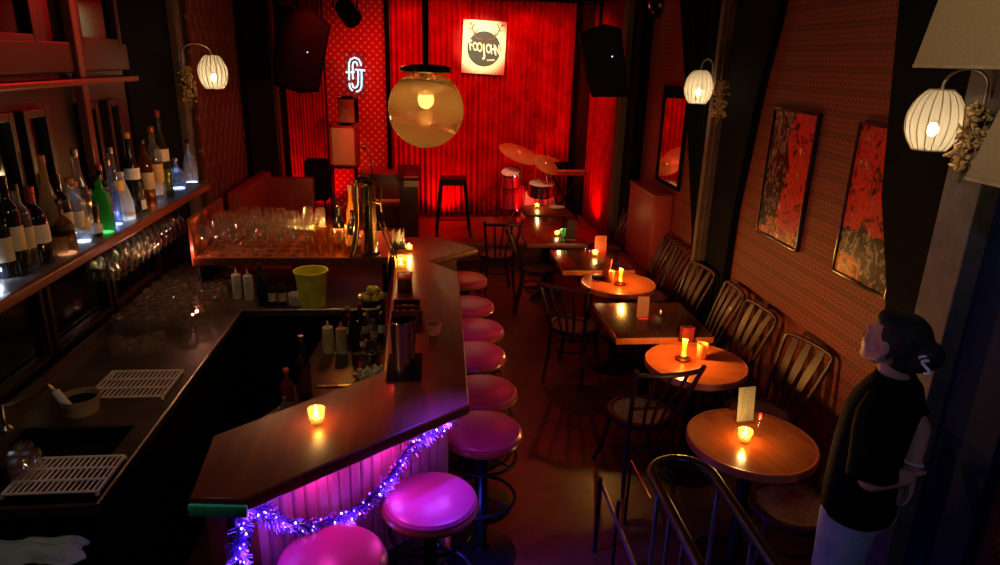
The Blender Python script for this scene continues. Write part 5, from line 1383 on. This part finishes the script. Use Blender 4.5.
# mirror & framed collages on the right wall
mr = thing('wall_mirror', 'narrow mirror on the dark dotted wall reflecting the red curtain and drums', 'mirror', (XR-.03, 6.55, 1.82))
MB().box((.012, 0, 0), (.012, .62, .90)).build('mirror_glass', M['old_mirror'], mr, smooth=False)
f = MB()
for s in (-1, 1): f.box((.008, s*.325, 0), (.03, .03, .95)).box((.008, 0, s*.465), (.03, .68, .03))
f.build('frame', M['black'], mr, smooth=False)
def collage(seed, yy, zz):
    m, nt, b = newmat('photo_collage'); co = coords(nt)
    mp = nt.nodes.new('ShaderNodeMapping'); mp.inputs['Location'].default_value = (seed*3.1, seed*1.7, seed); mp.inputs['Scale'].default_value = (1, 1, .75); L(nt, co, mp.inputs[0]); v = mp.outputs[0]
    nz = nt.nodes.new('ShaderNodeTexNoise'); nz.inputs['Scale'].default_value = 17; nz.inputs['Detail'].default_value = 6; nz.inputs['Distortion'].default_value = 1.4; L(nt, v, nz.inputs['Vector'])
    big = noise(nt, v, 4.5, 2); s = sep(nt, co)
    gray = ramp(nt, nz.outputs['Fac'], [(.52, (.003, .003, .004)), (.56, (.34, .26, .22)), (.62, (.01, .008, .008)), (.70, (.60, .48, .40))])
    red = ramp(nt, nz.outputs['Fac'], [(.36, (.02, .002, .002)), (.46, (.50, .02, .015)), (.56, (.62, .04, .02)), (.62, (.10, .01, .01)), (.72, (.95, .40, .2))])
    warm = ramp(nt, nz.outputs['Fac'], [(.40, (.03, .015, .01)), (.52, (.70, .20, .03)), (.62, (.15, .05, .02)), (.70, (.95, .75, .45))])
    zc = mathn(nt, 'ADD', s[2], mathn(nt, 'MULTIPLY', mathn(nt, 'SUBTRACT', big, .5), .5))
    if seed == 1: fr_ = mathn(nt, 'GREATER_THAN', mathn(nt, 'SUBTRACT', mathn(nt, 'MULTIPLY', s[1], -1), mathn(nt, 'MULTIPLY', mathn(nt, 'SUBTRACT', big, .5), .25)), 0)
    else: fr_ = mathn(nt, 'GREATER_THAN', zc, -.12)
    c = mixc(nt, fr_, gray, red)
    c = mixc(nt, mathn(nt, 'LESS_THAN', zc, -.33 if seed == 1 else -.34), c, warm)
    L(nt, c, b.inputs['Base Color']); b.inputs['Roughness'].default_value = .3; return m
def picture(label, y0, y1, z0, z1, seed, tilt=0):
    t = thing('framed_picture', label, 'picture', (XR-.012, (y0+y1)/2, (z0+z1)/2), 0)
    h, w = z1-z0, y1-y0
    MB().box((0, 0, 0), (.02, w-.03, h-.03)).build('print', collage(seed, 0, 0), t, smooth=False)
    f = MB()
    for s in (-1, 1): f.box((-.004, s*(w/2-.009), 0), (.032, .018, h), bev=.003).box((-.004, 0, s*(h/2-.009)), (.032, w-.036, .018), bev=.003)
    f.build('frame', M['black_gloss'], t)
picture('tall framed photo collage on the patterned wall, left of the pair', 4.01, 4.58, 1.355, 2.24, 1)
picture('tall red framed photo collage, right of the pair, beside the black column', 3.10, 3.60, 1.355, 2.23, 2)

# canvas banners near the camera
def banner(label, xx, pts):
    # pts (y, z) outline
    t = thing('canvas_banner', label, 'banner', (xx, pts[0][0], ZC), 0)
    mb = MB(); a = [V(0, y-pts[0][0], z-ZC) for y, z in pts]; b = [p+V(.03, 0, 0) for p in a]; n = len(pts)
    mb._add(a+b, [tuple(range(n)), tuple(range(2*n-1, n-1, -1))]+[(i, (i+1) % n, n+(i+1) % n, n+i) for i in range(n)])
    mb.build('fabric', M['canvas'], t, smooth=False)
    MB().box((.015, (pts[1][0]-pts[0][0])/2, pts[0][1]-ZC), (.036, abs(pts[1][0]-pts[0][0]), .012)).build('hem', plain('canvas_hem', (.40, .30, .18), .8) if 'canvas_hem' not in bpy.data.materials else bpy.data.materials['canvas_hem'], t, smooth=False)
xu = 2.0
u1, u2 = onX(913, 66, xu), onX(1004, 70, xu)
banner('big olive canvas banner hanging at the top right corner above the lamp', xu, [(u1.y, u1.z), (1.2, u1.z), (1.2, ZC-.001), (u1.y-.24, ZC-.001)])
xl = 1.97; l1 = onX(965, 178, xl)
banner('lower olive canvas banner at the right edge, cutting off the dried flowers', xl, [(l1.y, l1.z), (1.3, l1.z), (1.3, ZC-.001), (l1.y-.40, ZC-.001)])

# ================================================================ THE PERSON
px0 = onZ(903, 306, 1.69)
pe = thing('person', 'person in a black t shirt and jeans standing with hands behind the back, looking up', 'person', (px0.x-.01, px0.y, 0), R(134))
b = MB()
# head (tilted up), built about the skull centre
HC = V(.0, 0, 1.555); HR = Euler((0, R(-9), R(-13))).to_matrix()
def hp_(x, y, z): return HC+HR @ V(x, y, z)
HE = (0, R(-9), R(-13))
b.ell(hp_(-.012, 0, .022), (.098, .076, .094), HE, 24, 16)
b.ell(hp_(.028, 0, -.035), (.066, .060, .080), HE, 20, 14)          # face
b.ell(hp_(.060, 0, -.088), (.030, .036, .026), HE)                   # chin
for s in (-1, 1):
    b.cap(hp_(.0, s*.055, -.055), hp_(.052, s*.024, -.088), .022, .020)   # jaw
    b.ell(hp_(.062, s*.034, -.022), (.022, .024, .022), HE)          # cheek
    b.ell(hp_(.074, s*.030, .022), (.016, .024, .010), HE)           # brow
    b.ell(hp_(.074, s*.030, .004), (.012, .015, .010), HE)           # eyelids
    b.ell(hp_(-.012, s*.078, -.012), (.019, .008, .031), HE)         # ear
    b.ell(hp_(-.006, s*.078, -.040), (.010, .007, .012), HE)
b.cap(hp_(.080, 0, .012), hp_(.098, 0, -.024), .009, .0125)           # nose
b.ell(hp_(.096, .011, -.030), (.011, .008, .008), HE); b.ell(hp_(.096, -.011, -.030), (.011, .008, .008), HE)
b.ell(hp_(.086, 0, -.055), (.012, .022, .007), HE); b.ell(hp_(.083, 0, -.066), (.012, .019, .007), HE)   # lips
b.cap(V(-.035, 0, 1.38), hp_(-.025, 0, -.06), .058, .050)            # neck
b.ell(V(-.03, 0, 1.28), (.09, .14, .11)); b.ell(V(-.02, 0, 1.10), (.10, .145, .18)); b.ell(V(-.02, 0, .95), (.11, .155, .12))
def limb(pts, rads):
    for i in range(len(pts)-1): b.cap(pts[i], pts[i+1], rads[i], rads[i+1])
LS, LE, LW = V(-.03, .175, 1.33), V(-.06, .215, 1.095), V(-.15, .10, 1.085)
RS, RE, RW = V(-.03, -.170, 1.33), V(-.135, -.15, 1.17), V(-.155, .01, 1.085)
limb([LS, LE, LW], [.050, .047, .031]); limb([RS, RE, RW], [.050, .043, .028])
def hand(w, dirv, palm_n, curl, L0=.085, side=1):
    d = dirv.normalized(); n = (palm_n-d*palm_n.dot(d)).normalized(); s = d.cross(n)*side
    pc_ = w+d*.045
    for u in (-.024, -.008, .008, .024): b.cap(w+s*u*.6+d*.01, w+d*.085+s*u, .013, .011)
    for k, (u, ln) in enumerate(((-.029, .062), (-.010, .075), (.010, .080), (.029, .070))):
        p = w+d*.088+s*u; dd = d.copy()
        for q, f in enumerate((.45, .32, .23)):
            dd = (dd+n*curl*(.5+.3*q)).normalized(); e = p+dd*ln*f; b.cap(p, e, .0088-.0006*q, .0082-.0008*q, 10); p = e
    t0 = w+s*.022+d*.022; t1 = t0+(s*.8+d*.7+n*.3).normalized()*.036; t2 = t1+(s*.2+d*1+n*.35).normalized()*.030
    b.cap(t0, t1, .013, .010, 10); b.cap(t1, t2, .010, .0085, 10)
hand(RW, V(-.02, .05, -1), V(.8, .6, 0), .35)                        # right hand hangs down behind the back
hand(LW, V(.08, -1, -.1), V(-.5, .1, -.8), .75, side=-1)           # left hand closes on the right wrist
# legs under the jeans
for s in (-1, 1): limb([V(0, s*.09, .90), V(.015, s*.10, .50), V(-.02, s*.11, .09)], [.085, .055, .040])
body = remesh(b.build('body', M['skin'], pe), .0052, 3)
sh = MB()
rings = [(.855, -.012, .132, .200), (.92, -.008, .130, .200), (1.0, -.004, .126, .196), (1.12, -.004, .124, .196), (1.24, -.014, .126, .200), (1.32, -.026, .122, .198), (1.375, -.034, .098, .165), (1.41, -.036, .076, .105), (1.435, -.034, .066, .075)]
vs, fs, n = [], [], 40
prf = [(z, c, rx, ry) for z, c, rx, ry in rings]
inn = [(z, c, rx-.010, ry-.010) for z, c, rx, ry in rings][::-1]
allr = prf+inn
for z, c, rx, ry in allr:
    for k in range(n):
        a = 2*PI*k/n; q = 1+.02*math.sin(5*a+z*7)*max(0, 1.3-z)
        cc, s_ = math.cos(a), math.sin(a); e = .85
        vs.append((c+rx*q*math.copysign(abs(cc)**e, cc), ry*q*math.copysign(abs(s_)**e, s_), z))
for i in range(len(allr)):
    j = (i+1) % len(allr)
    for k in range(n): fs.append((i*n+k, i*n+(k+1) % n, j*n+(k+1) % n, j*n+k))
sh._add(vs, fs)
for S_, E_ in ((LS, LE), (RS, RE)):
    d = (E_-S_); sh.tube([S_-d*.22+V(0, -.04*math.copysign(1, S_.y), .0), S_-d*.02, S_+d*.25, S_+d*.6, S_+d*(.95 if S_.y > 0 else .72)], .07, 20, radii=[.050, .072, .080, .082, .086] if S_.y > 0 else [.040, .055, .058, .058, .06])
shirt = sh.build('t_shirt', M['tee'], pe, angle=70)
jn = MB(); 
jn.ell(V(-.005, 0, .86), (.130, .178, .15))
for s in (-1, 1):
    pts = [V(0, s*.088, .86), V(.012, s*.098, .50), V(-.018, s*.11, .10)]
    for i, (r0, r1) in enumerate(((.108, .080), (.080, .072))): jn.cap(pts[i], pts[i+1], r0, r1, 18)
jeans = remesh(jn.build('jeans', M['denim'], pe), .010, 6)
for s in (-1, 1): MB().ell(V(.035, s*.11, .045), (.135, .048, .045)).box(V(.035, s*.11, .012), (.27, .09, .024), bev=.01).build('shoe', M['tee'], pe)
hr_ = MB()
hr_.ell(hp_(-.030, 0, .030), (.098, .083, .095), HE, 24, 16)
hr_.ell(hp_(-.055, 0, -.015), (.078, .076, .085), HE)
hr_.ell(hp_(.018, 0, .074), (.060, .064, .042), HE)
for s in (-1, 1):
    hr_.ell(hp_(-.045, s*.066, .020), (.048, .018, .060), HE)
hr_.ell(hp_(-.128, 0, .005), (.052, .058, .055), HE); hr_.ell(hp_(-.112, .02, -.03), (.04, .045, .035), HE)
hair = remesh(hr_.build('hair', M['hair'], pe), .006, 3)
sc_ = MB(); c0 = hp_(-.150, .050, -.012)
pts = [c0+HR @ V(.017*math.sin(t*2*PI*.98)*(1), .010, .026*(1-2*t)) for t in [k/24 for k in range(25)]]
sc_.tube(pts, .0055, 8)
sc_.tube([p+HR @ V(.012, .003, .012) for p in pts[:9]], .0045, 8)
sc_.build('hair_tie', plain('white_hair_tie', (.85, .86, .9), .4), pe)
MB().tube([RW+V(.0, .0, .02)+V(.031*math.cos(a), .031*math.sin(a), .008*math.sin(a)) for a in [2*PI*k/24 for k in range(24)]], .006, 8, True).build('bracelet', plain('pale_bracelet', (.75, .62, .68), .4), pe)

# ================================================================ LIGHT
w = bpy.data.worlds.new('World'); bpy.context.scene.world = w; w.use_nodes = True
w.node_tree.nodes['Background'].inputs[0].default_value = (.02, .012, .012, 1); w.node_tree.nodes['Background'].inputs[1].default_value = .05
def spot(name, loc, target, watts, col, ang, blend=.6, r=.06):
    l = bpy.data.lights.new(name, 'SPOT'); l.energy = watts; l.color = col; l.spot_size = R(ang); l.spot_blend = blend; l.shadow_soft_size = r
    o = bpy.data.objects.new(name, l); C.objects.link(o); o.location = loc
    o.rotation_euler = (Vector(target)-Vector(loc)).to_track_quat('-Z', 'Y').to_euler(); return o
RED = (1, .012, .014)
spot('red_stage_spot', (.1, 8.0, 3.3), (.1, 9.9, 1.9), 125, RED, 95, .7)
spot('red_stage_spot', (1.5, 8.0, 3.3), (1.5, 9.9, 1.7), 95, RED, 95, .7)
spot('red_stage_spot', (-1.3, 8.2, 3.3), (-.9, 9.97, 1.3), 80, RED, 85, .7)
for _x in (-.3, .5, 1.3): spot('red_top_light', (_x, 9.55, 3.3), (_x+.1, 9.93, 1.2), 8, RED, 120, .8)
spot('red_stage_uplight', (2.05, 8.9, STZ+.1), (2.33, 9.2, 1.2), 26, RED, 110, .8)
spot('red_stage_uplight', (.25, 9.55, STZ+.06), (.15, 9.9, 1.0), 26, RED, 120, .8)
spot('red_stage_uplight', (-1.5, 9.5, STZ+.1), (-1.6, 9.95, 1.4), 34, RED, 110, .8)
spot('stage_accent_spot', (.3, 6.6, 3.3), (.70, 9.8, 2.70), 1150, (.45, .78, .42), 15, .6)  # green-white light added to turn the red-lit board cream
spot('stage_accent_spot', (-.4, 6.6, 3.3), (-1.1, 9.3, 1.4), 120, (1, .45, .18), 15, .6)
spot('stage_accent_spot', (1.0, 6.8, 3.3), (1.25, 9.1, 1.15), 140, (1, .46, .16), 22, .6)
spot('red_floor_spot', (1.75, 8.5, STZ+.1), (.95, 9.9, 2.0), 70, RED, 75, .6, .02)
spot('drum_glint_fill', (.4, 6.9, 3.3), (1.2, 9.1, .9), 60, (1, .80, .62), 18, .6, .02)  # added spot to raise glints on the drums
spot('red_room_spot', (-.6, 7.3, 3.3), (.3, 4.6, 1.0), 40, (1, .04, .02), 80, .8)
spot('red_room_spot', (1.3, 7.6, 3.3), (1.6, 6.0, .7), 35, (1, .04, .02), 80, .8)
spot('red_room_spot', (-.9, 7.4, 3.3), (-1.6, 7.6, 1.0), 35, (1, .03, .02), 60, .8)
spot('violet_bar_spot', (.9, 2.4, 3.3), (-.2, 2.3, .7), 26, (.42, .08, 1), 42, .7)
spot('magenta_bar_spot', (.9, 4.2, 3.3), (.28, 4.2, .7), 16, (1, .05, .6), 34, .7)
def area(name, loc, target, watts, col, sx, sy):
    l = bpy.data.lights.new(name, 'AREA'); l.energy = watts; l.color = col; l.shape = 'RECTANGLE'; l.size = sx; l.size_y = sy
    o = bpy.data.objects.new(name, l); C.objects.link(o); o.location = loc
    o.rotation_euler = (Vector(target)-Vector(loc)).to_track_quat('-Z', 'Y').to_euler(); return o
# rgb strip glow on the slatted front and the floor
m_ = (s0+s1)/2
point('strip_light', (s0.lerp(s1, .25).x+.02, s0.lerp(s1, .25).y-.02, .98), .9, (1, .06, .62), .02)
point('strip_light', (s0.lerp(s1, .6).x+.02, s0.lerp(s1, .6).y-.02, .98), .9, (1, .06, .62), .02)
point('strip_light', (s0.lerp(s1, .95).x+.02, s0.lerp(s1, .95).y-.02, .98), 1.0, (.5, .10, 1), .02)
for _k in (1, 3, 5, 7, 9, 11): point('garland_glow', gpts[_k]+nn*.05, .7, (.25, .07, 1), .03)
spot('blue_floor_light', (.10, 2.64, .62), (.65, 2.45, 0), 55, (.10, .05, 1), 95, .9)
point('blue_floor_glow', (.15, 2.75, .25), 2.5, (.08, .06, 1), .05)
point('rack_fill', (-.75, 5.28, 1.5), 7.0, (1, .30, .06), .02)  # added points for orange glow and glints on the rack glasses
point('rack_fill', (gx1-.34, gy0+.03, GZ+.20), 1.6, (1, .40, .08), .01)
point('rack_fill', (-1.35, 4.4, 1.75), 3.0, (1, .50, .2), .015)
spot('stool_blue_fill', (.45, 3.1, 2.8), (0, 2.38, .76), 480, (.14, .04, 1), 13, .7, .1)  # added light aimed to tint the second stool violet
spot('red_post_fill', (-.2, 6.5, 3.3), (-2, 3.5, 2.6), 120, RED, 30, .8)  # added red light to brighten the back bar post
point('hanging_glass_fill', (-1.62, 4.5, 1.22), 1.2, (1, .36, .25), .01)  # added point for reddish glints on the hanging glasses
point('counter_fill', (-.9, 4.0, 2.0), 2.6, (1, .70, .42), .05)  # added points to brighten the back counter, grids and towel
point('counter_fill', (-1.2, 1.85, 2.1), 4.2, (1, .78, .62), .03)
spot('amber_floor_spot', (1.0, 2.9, 3.35), (.98, 3.45, 0), 34, (1, .52, .14), 19, .9, .04)
spot('added_cool_fill', (.6, -.6, 3.2), (1.9, 2.6, 1.0), 32, (.45, .55, 1), 60, .8)  # added blue fill from behind the camera for post and jeans
spot('added_canvas_fill', (.4, 1.6, 3.2), (2.0, 2.2, 2.9), 42, (1, .80, .45), 70, .8)  # added warm fill to brighten the canvas banners

# ================================================================ CAMERA
cam = bpy.data.cameras.new('Camera'); co_ = bpy.data.objects.new('Camera', cam); C.objects.link(co_)
mw = Matrix(((RT.x, UP.x, -FW.x, EYE.x), (RT.y, UP.y, -FW.y, EYE.y), (RT.z, UP.z, -FW.z, EYE.z), (0, 0, 0, 1)))
co_.matrix_world = mw
cam.sensor_width = 36; cam.lens = FPX/1000*36; cam.clip_start = .05; cam.clip_end = 60
sc = bpy.context.scene; sc.camera = co_
sc.view_settings.view_transform = 'Standard'; sc.view_settings.look = 'None'; sc.view_settings.exposure = 0; sc.view_settings.gamma = 1; sc.view_settings.use_curve_mapping = False
sc.cycles.use_denoising = True
sc.cycles.transparent_max_bounces = 40
sc.cycles.max_bounces = 8
sc.cycles.sample_clamp_indirect = 4
